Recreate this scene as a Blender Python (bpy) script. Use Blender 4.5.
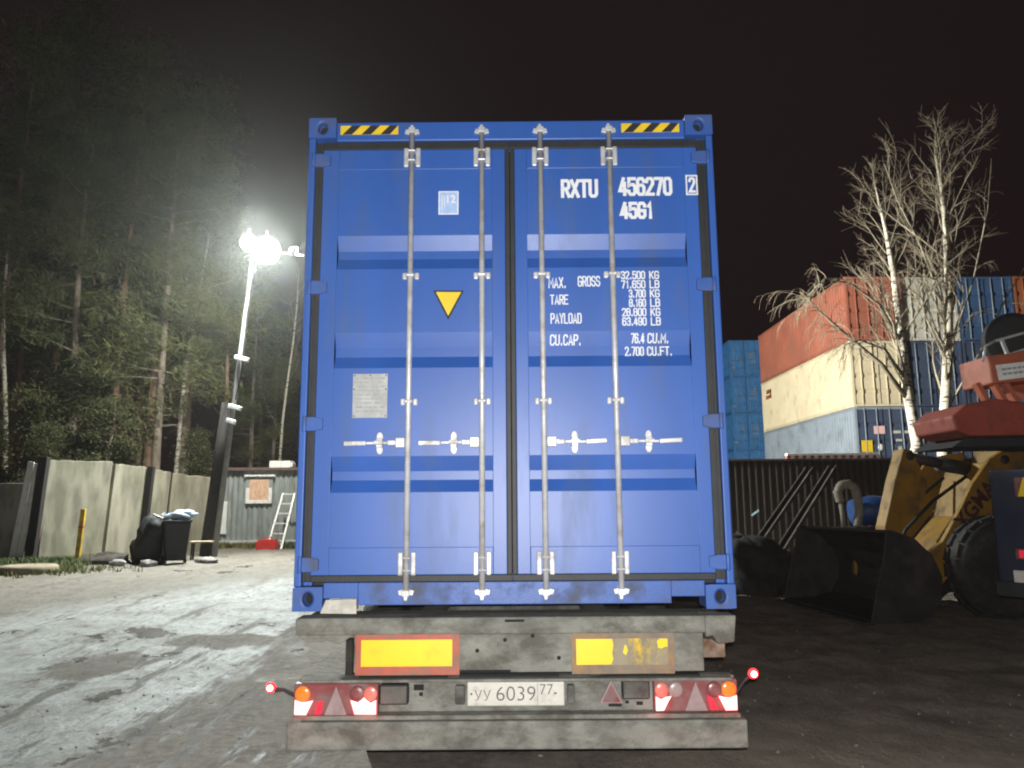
import bpy, bmesh, math, random
from math import sin, cos, pi, radians, atan2, sqrt
from mathutils import Vector, Matrix, noise as mnoise
random.seed(7)
scene = bpy.context.scene
for o in list(bpy.data.objects): bpy.data.objects.remove(o)
COL = scene.collection

# ------------------------------------------------------------------ camera
cam = bpy.data.objects.new('camera', bpy.data.cameras.new('camera'))
COL.objects.link(cam); scene.camera = cam
_yaw, _pitch, _roll = -0.00296, 0.15493, -0.00734
_F = Vector((sin(_yaw)*cos(_pitch), cos(_yaw)*cos(_pitch), sin(_pitch)))
_r0 = Vector((cos(_yaw), -sin(_yaw), 0)); _u0 = _r0.cross(_F)
_R = _r0*cos(_roll) + _u0*sin(_roll); _U = -_r0*sin(_roll) + _u0*cos(_roll)
cam.matrix_world = Matrix(((_R.x, _U.x, -_F.x, 0.0109), (_R.y, _U.y, -_F.y, 0.0),
                           (_R.z, _U.z, -_F.z, 1.754), (0, 0, 0, 1)))
cam.data.sensor_width = 36.0
cam.data.lens = 770.0/1024.0*36.0
cam.data.clip_start = 0.05; cam.data.clip_end = 2000

# ------------------------------------------------------------------ night sky, exposure
W = bpy.data.worlds.new('World'); scene.world = W; W.use_nodes = True
wn = W.node_tree.nodes; wl = W.node_tree.links
for n in list(wn): wn.remove(n)
w_out = wn.new('ShaderNodeOutputWorld'); w_bg = wn.new('ShaderNodeBackground')
w_tc = wn.new('ShaderNodeTexCoord'); w_sep = wn.new('ShaderNodeSeparateXYZ')
w_ramp = wn.new('ShaderNodeValToRGB')
w_ramp.color_ramp.elements[0].position = 0.0; w_ramp.color_ramp.elements[0].color = (0.0090, 0.0040, 0.0042, 1)
w_ramp.color_ramp.elements[1].position = 0.7; w_ramp.color_ramp.elements[1].color = (0.0068, 0.0030, 0.0040, 1)
wl.new(w_tc.outputs['Generated'], w_sep.inputs[0]); wl.new(w_sep.outputs['Z'], w_ramp.inputs[0])
wl.new(w_ramp.outputs[0], w_bg.inputs['Color']); w_bg.inputs['Strength'].default_value = 1.0
wl.new(w_bg.outputs[0], w_out.inputs[0])
vs = scene.view_settings
vs.view_transform = 'Standard'; vs.look = 'None'; vs.exposure = 0.0; vs.gamma = 1.0
vs.use_curve_mapping = False
scene.render.engine = 'CYCLES'
scene.cycles.filter_width = 2.1

# ------------------------------------------------------------------ lamps (phone flash; the yard floodlights are lit in their own builder)
FLASH_W = 1250
YARD_W, STACK_W, SPILL_W, WOOD_W = 16000, 52000, 700, 5600
def light(name, kind, loc, watts, color, radius, aim=None, angle=None, blend=0.5, parent=None):
    d = bpy.data.lights.new(name, kind); d.energy = watts; d.color = color
    d.shadow_soft_size = radius
    o = bpy.data.objects.new(name, d); COL.objects.link(o); o.location = loc
    if aim is not None:
        o.rotation_euler = (Vector(aim)-Vector(loc)).to_track_quat('-Z', 'Y').to_euler()
        d.spot_size = radians(angle); d.spot_blend = blend
    if parent: o.parent = parent
    return o
light('phone_flash', 'POINT', (0.03, 0.02, 1.79), FLASH_W, (1.0, 0.98, 0.95), 0.012)

# ------------------------------------------------------------------ helpers
class MB:
    """collects geometry for ONE mesh object"""
    def __init__(s): s.v = []; s.f = []; s.m = []; s.mi = 0; s.sm = []
    def face(s, idx, smooth=False): s.f.append(tuple(idx)); s.m.append(s.mi); s.sm.append(smooth)
    def poly(s, pts):
        b = len(s.v); s.v += [tuple(p) for p in pts]; s.face(range(b, b+len(pts)))
    def box(s, x0, x1, y0, y1, z0, z1, M=None):
        b = len(s.v)
        c = [(x, y, z) for z in (z0, z1) for y in (y0, y1) for x in (x0, x1)]
        if M is not None: c = [tuple(M @ Vector(p)) for p in c]
        s.v += c
        for q in ((0,2,3,1), (4,5,7,6), (0,1,5,4), (2,6,7,3), (0,4,6,2), (1,3,7,5)): s.face([b+i for i in q])
    def bar(s, p0, p1, w, h, up=(0,0,1)):
        p0, p1 = Vector(p0), Vector(p1); d = p1-p0; L = d.length; d.normalize()
        u = Vector(up)
        if abs(d.dot(u)) > 0.98: u = Vector((0,1,0))
        x = d.cross(u).normalized(); z = x.cross(d)
        M = Matrix(((x.x, d.x, z.x, p0.x), (x.y, d.y, z.y, p0.y), (x.z, d.z, z.z, p0.z), (0,0,0,1)))
        s.box(-w/2, w/2, 0, L, -h/2, h/2, M)
    def tube(s, pts, rad, n=8, cap=True, smooth=True):
        pts = [Vector(p) for p in pts]
        if not hasattr(rad, '__len__'): rad = [rad]*len(pts)
        b = len(s.v); ref = None
        for i, p in enumerate(pts):
            d = (pts[min(i+1, len(pts)-1)]-pts[max(i-1, 0)])
            if d.length < 1e-9: d = Vector((0,0,1))
            d.normalize()
            if ref is None or abs(ref.dot(d)) > 0.99:
                ref = Vector((0,0,1)) if abs(d.z) < 0.9 else Vector((1,0,0))
            x = (ref - d*ref.dot(d)).normalized(); y = d.cross(x); ref = x
            for k in range(n):
                a = 2*pi*k/n; s.v.append(tuple(p + (x*cos(a)+y*sin(a))*rad[i]))
        for i in range(len(pts)-1):
            for k in range(n):
                k2 = (k+1) % n
                s.face((b+i*n+k, b+i*n+k2, b+(i+1)*n+k2, b+(i+1)*n+k), smooth)
        if cap and n > 2:
            s.face([b+k for k in range(n)][::-1]); s.face([b+(len(pts)-1)*n+k for k in range(n)])
    def prism(s, outline, d0, d1, axes='xz'):
        """outline in two axes, extruded along the third"""
        b = len(s.v); n = len(outline)
        def P(a, c, d):
            return {'xz': (a, d, c), 'xy': (a, c, d), 'yz': (d, a, c)}[axes]
        for d in (d0, d1): s.v += [P(a, c, d) for a, c in outline]
        s.face(range(b, b+n)); s.face([b+n+i for i in range(n)][::-1])
        for i in range(n):
            j = (i+1) % n; s.face((b+i, b+n+i, b+n+j, b+j))
    def lathe(s, prof, centre, axis, n=24, smooth=True):
        """prof: (radius, distance along axis); closed at radius 0"""
        c = Vector(centre); a = Vector(axis).normalized()
        r = Vector((0,0,1)) if abs(a.z) < 0.9 else Vector((1,0,0))
        x = (r-a*r.dot(a)).normalized(); y = a.cross(x); b = len(s.v)
        for rad, t in prof:
            for k in range(n):
                q = 2*pi*k/n; s.v.append(tuple(c+a*t+(x*cos(q)+y*sin(q))*rad))
        for i in range(len(prof)-1):
            for k in range(n):
                k2 = (k+1) % n; s.face((b+i*n+k, b+i*n+k2, b+(i+1)*n+k2, b+(i+1)*n+k), smooth)
        s.face([b+k for k in range(n)][::-1]); s.face([b+(len(prof)-1)*n+k for k in range(n)])
    def mesh(s, name, mats):
        me = bpy.data.meshes.new(name); me.from_pydata(s.v, [], s.f)
        for m in (mats if isinstance(mats, (list, tuple)) else [mats]): me.materials.append(m)
        me.polygons.foreach_set('material_index', s.m); me.polygons.foreach_set('use_smooth', s.sm)
        me.update(); return me
    def build(s, name, mats, parent=None, bevel=0, recalc=True):
        me = s.mesh(name, mats)
        if recalc:
            bm = bmesh.new(); bm.from_mesh(me); bmesh.ops.recalc_face_normals(bm, faces=bm.faces); bm.to_mesh(me); bm.free()
        o = bpy.data.objects.new(name, me); COL.objects.link(o)
        if parent: o.parent = parent
        if bevel:
            md = o.modifiers.new('bevel', 'BEVEL'); md.width = bevel; md.segments = 2
            md.limit_method = 'ANGLE'; md.angle_limit = radians(40)
        return o
def tag(o, label=None, cat=None, group=None, kind=None):
    if label: o['label'] = label
    if cat: o['category'] = cat
    if group: o['group'] = group
    if kind: o['kind'] = kind
    return o
def empty(name, loc, rot=(0,0,0), label=None, cat=None, group=None):
    o = bpy.data.objects.new(name, None); COL.objects.link(o)
    o.location = loc; o.rotation_euler = rot; o.empty_display_size = 0.2
    return tag(o, label, cat, group)
def kids(o): return [c for c in bpy.data.objects if c.parent == o]
def copy_tree(o, parent=None):
    c = o.copy(); COL.objects.link(c); c.parent = parent
    if parent is not None: c.matrix_parent_inverse = o.matrix_parent_inverse
    for ch in kids(o): copy_tree(ch, c)
    return c
def S(t):
    t = min(1, max(0, t)); return t*t*(3-2*t)
def gz(x, y):                      # the yard rises gently to the left and back
    return 0.42*S((y-4)/15)*S((-x-0.6)/5)

# ------------------------------------------------------------------ materials
def nt(name):
    m = bpy.data.materials.new(name); m.use_nodes = True
    n = m.node_tree.nodes; l = m.node_tree.links
    return m, n, l, n['Principled BSDF']
def pm(name, col, rough=0.6, metal=0.0, var=0.15, scale=4.0, bump=0.0, bscale=60.0, dirt=None, dirt_amt=0.5,
       dirt_scale=3.0, stretch=(1,1,1), coat=0.0, spec=None, drough=0.3):
    """painted / plain surface with slow colour variation, optional dirt blotches and bump"""
    m, n, l, b = nt(name)
    tc = n.new('ShaderNodeTexCoord'); mp = n.new('ShaderNodeMapping'); mp.inputs['Scale'].default_value = stretch
    l.new(tc.outputs['Object'], mp.inputs[0])
    no = n.new('ShaderNodeTexNoise'); no.inputs['Scale'].default_value = scale; no.inputs['Detail'].default_value = 6
    l.new(mp.outputs[0], no.inputs['Vector'])
    rp = n.new('ShaderNodeValToRGB')
    rp.color_ramp.elements[0].position = 0.3; rp.color_ramp.elements[1].position = 0.7
    rp.color_ramp.elements[0].color = tuple(max(0, c*(1-var)) for c in col)+(1,)
    rp.color_ramp.elements[1].color = tuple(min(1, c*(1+var)) for c in col)+(1,)
    l.new(no.outputs[0], rp.inputs[0]); out = rp.outputs[0]
    if dirt:
        n2 = n.new('ShaderNodeTexNoise'); n2.inputs['Scale'].default_value = dirt_scale
        n2.inputs['Detail'].default_value = 9; n2.inputs['Roughness'].default_value = 0.65
        l.new(mp.outputs[0], n2.inputs['Vector'])
        r2 = n.new('ShaderNodeValToRGB')
        r2.color_ramp.elements[0].position = 0.62-0.35*dirt_amt; r2.color_ramp.elements[1].position = 0.80-0.30*dirt_amt
        l.new(n2.outputs[0], r2.inputs[0])
        mx = n.new('ShaderNodeMix'); mx.data_type = 'RGBA'
        l.new(r2.outputs[0], mx.inputs['Factor']); l.new(out, mx.inputs[6]); mx.inputs[7].default_value = tuple(dirt)+(1,)
        out = mx.outputs[2]
        rr = n.new('ShaderNodeMapRange'); rr.inputs['To Min'].default_value = rough; rr.inputs['To Max'].default_value = min(1, rough+drough)
        l.new(r2.outputs[0], rr.inputs[0]); l.new(rr.outputs[0], b.inputs['Roughness'])
    else: b.inputs['Roughness'].default_value = rough
    l.new(out, b.inputs['Base Color']); b.inputs['Metallic'].default_value = metal
    if coat: b.inputs['Coat Weight'].default_value = coat; b.inputs['Coat Roughness'].default_value = 0.15
    if spec is not None: b.inputs['Specular IOR Level'].default_value = spec
    if bump:
        n3 = n.new('ShaderNodeTexNoise'); n3.inputs['Scale'].default_value = bscale; n3.inputs['Detail'].default_value = 5
        l.new(tc.outputs['Object'], n3.inputs['Vector'])
        bp = n.new('ShaderNodeBump'); bp.inputs['Strength'].default_value = bump; bp.inputs['Distance'].default_value = 0.02
        l.new(n3.outputs[0], bp.inputs['Height']); l.new(bp.outputs[0], b.inputs['Normal'])
    return m
def em(name, col, strength, base=(0.2, 0.02, 0.02)):
    m, n, l, b = nt(name)
    b.inputs['Base Color'].default_value = tuple(base)+(1,); b.inputs['Roughness'].default_value = 0.2
    b.inputs['Emission Color'].default_value = tuple(col)+(1,); b.inputs['Emission Strength'].default_value = strength
    return m
M = {}
M['blue'] = pm('blue_container_paint', (0.023, 0.084, 0.325), 0.42, 0, 0.10, 1.2, 0.06, 220, dirt=(0.038, 0.084, 0.235), dirt_amt=0.26, dirt_scale=2.2, stretch=(2.6, 2.6, 0.5), drough=0.06)
M['blue_sill'] = pm('scuffed_blue_paint', (0.023, 0.079, 0.30), 0.48, 0, 0.12, 3, 0.08, 120, dirt=(0.06, 0.07, 0.105), dirt_amt=0.42, dirt_scale=5)
M['rubber'] = pm('black_door_rubber', (0.011, 0.012, 0.014), 0.6, 0, 0.3, 8, 0.1, 80)
M['zinc'] = pm('galvanised_steel', (0.47, 0.485, 0.50), 0.42, 0.25, 0.15, 14, 0.05, 150, dirt=(0.31, 0.285, 0.25), dirt_amt=0.36, dirt_scale=9)
M['white'] = pm('white_decal', (0.62, 0.64, 0.66), 0.5, 0, 0.06, 30)
M['yellow'] = pm('yellow_decal', (0.66, 0.46, 0.02), 0.45, 0, 0.08, 8)
M['black'] = pm('black_paint', (0.012, 0.012, 0.013), 0.75, 0, 0.3, 8)
M['hole'] = pm('dark_hollow', (0.006, 0.006, 0.007), 0.9, 0, 0.3, 8)
M['sticker'] = pm('pale_blue_sticker', (0.30, 0.42, 0.66), 0.5, 0, 0.1, 30)
M['plate_grey'] = pm('aluminium_data_plate', (0.32, 0.335, 0.335), 0.5, 0.2, 0.12, 20, dirt=(0.30, 0.31, 0.30), dirt_amt=0.5, dirt_scale=16)
M['plate_ink'] = pm('faded_plate_print', (0.27, 0.28, 0.28), 0.6, 0, 0.2, 40)
M['paper'] = pm('dirty_white_paper', (0.42, 0.41, 0.36), 0.8, 0, 0.2, 25, 0.2, 40)
M['dusty'] = pm('dusty_grey_steel', (0.185, 0.188, 0.165), 0.85, 0, 0.2, 3.5, 0.35, 60, dirt=(0.088, 0.085, 0.072), dirt_amt=0.60, dirt_scale=5, stretch=(1,1,1.7))
M['dusty_dark'] = pm('muddy_dark_steel', (0.105, 0.102, 0.09), 0.85, 0, 0.25, 5, 0.3, 50, dirt=(0.05, 0.046, 0.042), dirt_amt=0.55, dirt_scale=7)
M['dusty_rust'] = pm('rusty_dusty_steel', (0.21, 0.17, 0.13), 0.85, 0, 0.3, 6, 0.3, 60, dirt=(0.10, 0.055, 0.03), dirt_amt=0.5, dirt_scale=9)
M['refl_red'] = pm('red_orange_reflex_border', (0.36, 0.075, 0.04), 0.55, 0, 0.15, 12, dirt=(0.19, 0.13, 0.10), dirt_amt=0.48, dirt_scale=9)
M['refl_red_worn'] = pm('worn_reflex_border', (0.17, 0.135, 0.10), 0.7, 0, 0.2, 12, dirt=(0.30, 0.17, 0.06), dirt_amt=0.4, dirt_scale=6)
M['refl_yel'] = pm('bright_yellow_reflex', (0.78, 0.52, 0.0), 0.45, 0, 0.05, 6, dirt=(0.62, 0.40, 0.02), dirt_amt=0.12, dirt_scale=9)
M['refl_yel_worn'] = pm('worn_yellow_reflex', (0.20, 0.175, 0.115), 0.7, 0, 0.2, 6, dirt=(0.62, 0.42, 0.03), dirt_amt=0.33, dirt_scale=7, stretch=(1.6,1,1))
M['lens_red'] = pm('red_lamp_lens', (0.17, 0.045, 0.048), 0.3, 0, 0.2, 10, dirt=(0.13, 0.085, 0.08), dirt_amt=0.5, dirt_scale=14)
M['lens_grey'] = pm('dusty_clear_lens', (0.24, 0.19, 0.19), 0.35, 0, 0.15, 20)
M['lens_pink'] = pm('pink_lamp_lens', (0.55, 0.16, 0.13), 0.25, 0, 0.15, 20)
M['lens_amber'] = em('amber_lamp_lens', (1.0, 0.22, 0.03), 0.35, (0.65, 0.15, 0.02))
M['lit'] = em('lit_tail_lamp', (1.0, 0.36, 0.33), 5.0, (0.5, 0.05, 0.05))
M['lit_edge'] = em('lit_tail_lamp_rim', (1.0, 0.10, 0.13), 1.1, (0.5, 0.05, 0.05))
M['lit_dim'] = em('glowing_red_lens', (1.0, 0.03, 0.07), 0.45, (0.4, 0.02, 0.04))
M['marker_core'] = em('lit_marker_bulb', (1.0, 0.45, 0.40), 14.0, (0.5, 0.02, 0.02))
M['marker'] = em('lit_marker_lamp', (1.0, 0.03, 0.035), 3.5, (0.5, 0.02, 0.02))
M['numplate'] = pm('white_number_plate', (0.48, 0.47, 0.42), 0.5, 0, 0.06, 12, 0.1, 40, dirt=(0.34, 0.32, 0.27), dirt_amt=0.28, dirt_scale=14)
M['ink'] = pm('black_plate_letters', (0.06, 0.058, 0.055), 0.6, 0, 0.4, 30)
M['tyre'] = pm('tyre_rubber', (0.022, 0.021, 0.02), 0.8, 0, 0.3, 10, 0.4, 30, dirt=(0.07, 0.06, 0.05), dirt_amt=0.4)
M['rim'] = pm('dusty_rim', (0.22, 0.21, 0.19), 0.7, 0.1, 0.2, 8)

# wall, shed, yard things
def concrete_mat(name, col, moss=0.35):
    m, n, l, b = nt(name)
    tc = n.new('ShaderNodeTexCoord')
    mp = n.new('ShaderNodeMapping'); mp.inputs['Scale'].default_value = (2.6, 2.6, 0.7); l.new(tc.outputs['Object'], mp.inputs[0])
    a = n.new('ShaderNodeTexNoise'); a.inputs['Scale'].default_value = 1.6; a.inputs['Detail'].default_value = 8; l.new(mp.outputs[0], a.inputs['Vector'])
    r = n.new('ShaderNodeValToRGB'); e = r.color_ramp.elements
    e[0].position = 0.36; e[0].color = tuple(c*0.60 for c in col)+(1,); e[1].position = 0.58; e[1].color = tuple(col)+(1,)
    l.new(a.outputs[0], r.inputs[0])
    d = n.new('ShaderNodeTexNoise'); d.inputs['Scale'].default_value = 1.1; d.inputs['Detail'].default_value = 7; l.new(tc.outputs['Object'], d.inputs['Vector'])
    r2 = n.new('ShaderNodeValToRGB'); r2.color_ramp.elements[0].position = 0.46; r2.color_ramp.elements[1].position = 0.66
    r2.color_ramp.elements[1].color = (moss, moss, moss, 1)
    l.new(d.outputs[0], r2.inputs[0])
    mx = n.new('ShaderNodeMix'); mx.data_type = 'RGBA'; l.new(r2.outputs[0], mx.inputs['Factor']); l.new(r.outputs[0], mx.inputs[6])
    mx.inputs[7].default_value = (0.10, 0.11, 0.05, 1); l.new(mx.outputs[2], b.inputs['Base Color'])
    b.inputs['Roughness'].default_value = 0.9
    f = n.new('ShaderNodeTexNoise'); f.inputs['Scale'].default_value = 50; f.inputs['Detail'].default_value = 6; l.new(tc.outputs['Object'], f.inputs['Vector'])
    bp = n.new('ShaderNodeBump'); bp.inputs['Strength'].default_value = 0.2; bp.inputs['Distance'].default_value = 0.01
    l.new(f.outputs[0], bp.inputs['Height']); l.new(bp.outputs[0], b.inputs['Normal'])
    return m
M['conc'] = concrete_mat('stained_concrete', (0.35, 0.325, 0.245))
M['conc_grey'] = concrete_mat('grey_concrete', (0.30, 0.29, 0.26), 0.5)
M['shed'] = pm('grey_profiled_sheet', (0.27, 0.295, 0.28), 0.5, 0.1, 0.12, 2, dirt=(0.12, 0.12, 0.12), dirt_amt=0.35, dirt_scale=1.8, stretch=(3,3,0.6))
M['roof_brown'] = pm('brown_roof_edge', (0.11, 0.07, 0.055), 0.7, 0, 0.25, 4)
M['white_paint'] = pm('white_paint', (0.70, 0.70, 0.68), 0.55, 0, 0.08, 6, dirt=(0.5, 0.48, 0.44), dirt_amt=0.25, dirt_scale=8)
M['ply'] = pm('orange_brown_curtain', (0.58, 0.37, 0.25), 0.75, 0, 0.25, 5, stretch=(3,3,1))
M['glass'] = pm('dark_window_glass', (0.05, 0.055, 0.06), 0.08, 0, 0.2, 3)
M['red_plastic'] = pm('red_plastic', (0.50, 0.03, 0.025), 0.45, 0, 0.12, 8)
M['bin_black'] = pm('black_plastic', (0.011, 0.011, 0.012), 0.6, 0, 0.3, 6)
M['bag_blue'] = pm('pale_blue_bag', (0.34, 0.42, 0.52), 0.4, 0, 0.25, 18)
M['wood_dark'] = pm('dark_timber', (0.020, 0.016, 0.014), 0.85, 0, 0.35, 6, 0.3, 30, stretch=(5,5,0.5))
M['wood_pale'] = pm('pale_timber', (0.38, 0.31, 0.22), 0.8, 0, 0.25, 8, 0.2, 40)
M['pole'] = pm('weathered_pole', (0.20, 0.195, 0.185), 0.7, 0.1, 0.25, 5, 0.1, 40)
M['yellow_post'] = pm('yellow_rusty_post', (0.50, 0.32, 0.03), 0.6, 0, 0.2, 8, dirt=(0.16, 0.07, 0.03), dirt_amt=0.42, dirt_scale=6)
M['rust'] = pm('rusty_steel', (0.13, 0.075, 0.045), 0.85, 0, 0.35, 9, 0.2, 40)
M['rubbish'] = pm('white_rubbish', (0.24, 0.23, 0.21), 0.85, 0, 0.5, 12)
M['soil'] = pm('dark_soil', (0.035, 0.028, 0.022), 0.95, 0, 0.4, 6, 0.6, 14)
M['scrap'] = pm('dark_scrap_heap', (0.028, 0.025, 0.024), 0.85, 0, 0.5, 5, 0.6, 12)
# lamp
M['lamp_lens'] = em('floodlight_lens', (0.95, 1.0, 0.97), 120.0, (0.8, 0.8, 0.8))
M['lamp_body'] = pm('floodlight_housing', (0.30, 0.30, 0.31), 0.45, 0.4, 0.1, 6)
# right side
M['fence'] = pm('dark_profiled_fence', (0.030, 0.025, 0.022), 0.8, 0.0, 0.2, 2, dirt=(0.03, 0.026, 0.023), dirt_amt=0.4, dirt_scale=2, stretch=(3,3,0.6))
M['channel'] = pm('dark_steel_channel', (0.026, 0.024, 0.026), 0.6, 0.0, 0.3, 6, dirt=(0.07, 0.045, 0.03), dirt_amt=0.3)
M['hose'] = pm('dusty_ribbed_hose', (0.30, 0.27, 0.22), 0.75, 0, 0.2, 12)
M['tarp'] = pm('blue_tarp', (0.025, 0.075, 0.24), 0.5, 0, 0.3, 4, 0.4, 12)
M['cyan'] = pm('pale_cyan_slit', (0.45, 0.75, 0.85), 0.4, 0, 0.08, 10)
M['stripe_red'] = pm('faded_red_stripe', (0.36, 0.08, 0.06), 0.6, 0, 0.15, 10)
M['loader_yellow'] = pm('dull_loader_yellow', (0.29, 0.155, 0.018), 0.5, 0, 0.15, 2.5, 0.05, 60, dirt=(0.11, 0.07, 0.03), dirt_amt=0.42, dirt_scale=3)
M['bucket'] = pm('worn_bucket_steel', (0.042, 0.038, 0.038), 0.5, 0.3, 0.3, 4, 0.2, 30, dirt=(0.075, 0.055, 0.05), dirt_amt=0.35, dirt_scale=3)
M['letter_dark'] = pm('dark_red_lettering', (0.06, 0.02, 0.02), 0.6, 0, 0.2, 10)
M['crane_orange'] = pm('orange_crane_paint', (0.37, 0.10, 0.05), 0.6, 0, 0.15, 3, 0.05, 50, dirt=(0.26, 0.08, 0.05), dirt_amt=0.35, dirt_scale=4)
M['crane_dark'] = pm('oxide_red_counterweight', (0.25, 0.045, 0.026), 0.7, 0, 0.2, 3, dirt=(0.12, 0.03, 0.02), dirt_amt=0.4)
M['navy'] = pm('navy_chassis_paint', (0.008, 0.012, 0.032), 0.6, 0, 0.2, 3, dirt=(0.014, 0.014, 0.018), dirt_amt=0.4)
M['green_cable'] = pm('greenish_wound_cable', (0.16, 0.20, 0.16), 0.6, 0.0, 0.2, 12)
M['teal'] = pm('teal_blue_paint', (0.05, 0.21, 0.50), 0.5, 0, 0.15, 1, dirt=(0.03, 0.10, 0.2), dirt_amt=0.3)
M['c_red'] = pm('brick_red_paint', (0.31, 0.10, 0.06), 0.65, 0, 0.14, 0.8, dirt=(0.24, 0.10, 0.07), dirt_amt=0.32, dirt_scale=1.2)
M['c_cream'] = pm('cream_paint', (0.62, 0.55, 0.38), 0.55, 0, 0.08, 0.8, dirt=(0.42, 0.36, 0.24), dirt_amt=0.26, dirt_scale=1.5)
M['c_grey'] = pm('grey_blue_paint', (0.22, 0.27, 0.32), 0.55, 0, 0.12, 0.8, dirt=(0.13, 0.16, 0.18), dirt_amt=0.35, dirt_scale=1.2)
M['c_navy'] = pm('dark_blue_paint', (0.045, 0.065, 0.115), 0.6, 0, 0.2, 1, dirt=(0.05, 0.06, 0.09), dirt_amt=0.35)
M['c_blue'] = pm('mid_blue_paint', (0.035, 0.085, 0.19), 0.6, 0, 0.15, 1, dirt=(0.04, 0.06, 0.11), dirt_amt=0.35)
M['c_white'] = pm('dirty_white_paint', (0.55, 0.54, 0.48), 0.55, 0, 0.12, 1, dirt=(0.27, 0.25, 0.18), dirt_amt=0.45, dirt_scale=2.2)
M['c_rust'] = pm('rust_orange_paint', (0.30, 0.10, 0.04), 0.6, 0, 0.2, 1)
M['pink'] = pm('pale_pink_sticker', (0.65, 0.42, 0.42), 0.6)
# trees
def bark_birch():
    m, n, l, b = nt('birch_bark'); tc = n.new('ShaderNodeTexCoord')
    mp = n.new('ShaderNodeMapping'); mp.inputs['Scale'].default_value = (3, 3, 9); l.new(tc.outputs['Object'], mp.inputs[0])
    a = n.new('ShaderNodeTexNoise'); a.inputs['Scale'].default_value = 1.4; a.inputs['Detail'].default_value = 5; l.new(mp.outputs[0], a.inputs['Vector'])
    r = n.new('ShaderNodeValToRGB'); e = r.color_ramp.elements
    e[0].position = 0.36; e[0].color = (0.05, 0.045, 0.04, 1); e[1].position = 0.46; e[1].color = (0.46, 0.43, 0.35, 1)
    l.new(a.outputs[0], r.inputs[0]); l.new(r.outputs[0], b.inputs['Base Color']); b.inputs['Roughness'].default_value = 0.8
    return m
M['birch'] = bark_birch()
M['twig'] = pm('pale_birch_twigs', (0.22, 0.175, 0.12), 0.8, 0, 0.25, 1.5)
M['limb'] = pm('grey_birch_limbs', (0.24, 0.215, 0.155), 0.8, 0, 0.35, 2)
M['pine_bark'] = pm('reddish_pine_bark', (0.20, 0.125, 0.085), 0.9, 0, 0.4, 2, 0.4, 12, stretch=(3,3,0.7))
M['grey_bark'] = pm('pale_grey_bark', (0.20, 0.165, 0.13), 0.9, 0, 0.4, 2, 0.3, 12, stretch=(2,2,1.2))
def needle_mat(name, a, c):
    m, n, l, b = nt(name); tc = n.new('ShaderNodeTexCoord')
    x = n.new('ShaderNodeTexNoise'); x.inputs['Scale'].default_value = 0.9; x.inputs['Detail'].default_value = 4; l.new(tc.outputs['Object'], x.inputs['Vector'])
    r = n.new('ShaderNodeValToRGB'); e = r.color_ramp.elements
    e[0].position = 0.35; e[0].color = tuple(a)+(1,); e[1].position = 0.65; e[1].color = tuple(c)+(1,)
    l.new(x.outputs[0], r.inputs[0]); l.new(r.outputs[0], b.inputs['Base Color']); b.inputs['Roughness'].default_value = 0.7
    return m
M['needle'] = needle_mat('pine_needles', (0.048, 0.064, 0.020), (0.125, 0.125, 0.042))
M['leaf'] = needle_mat('autumn_leaves', (0.045, 0.058, 0.018), (0.085, 0.080, 0.030))
M['grass'] = needle_mat('rough_grass', (0.05, 0.085, 0.018), (0.13, 0.12, 0.035))

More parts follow.
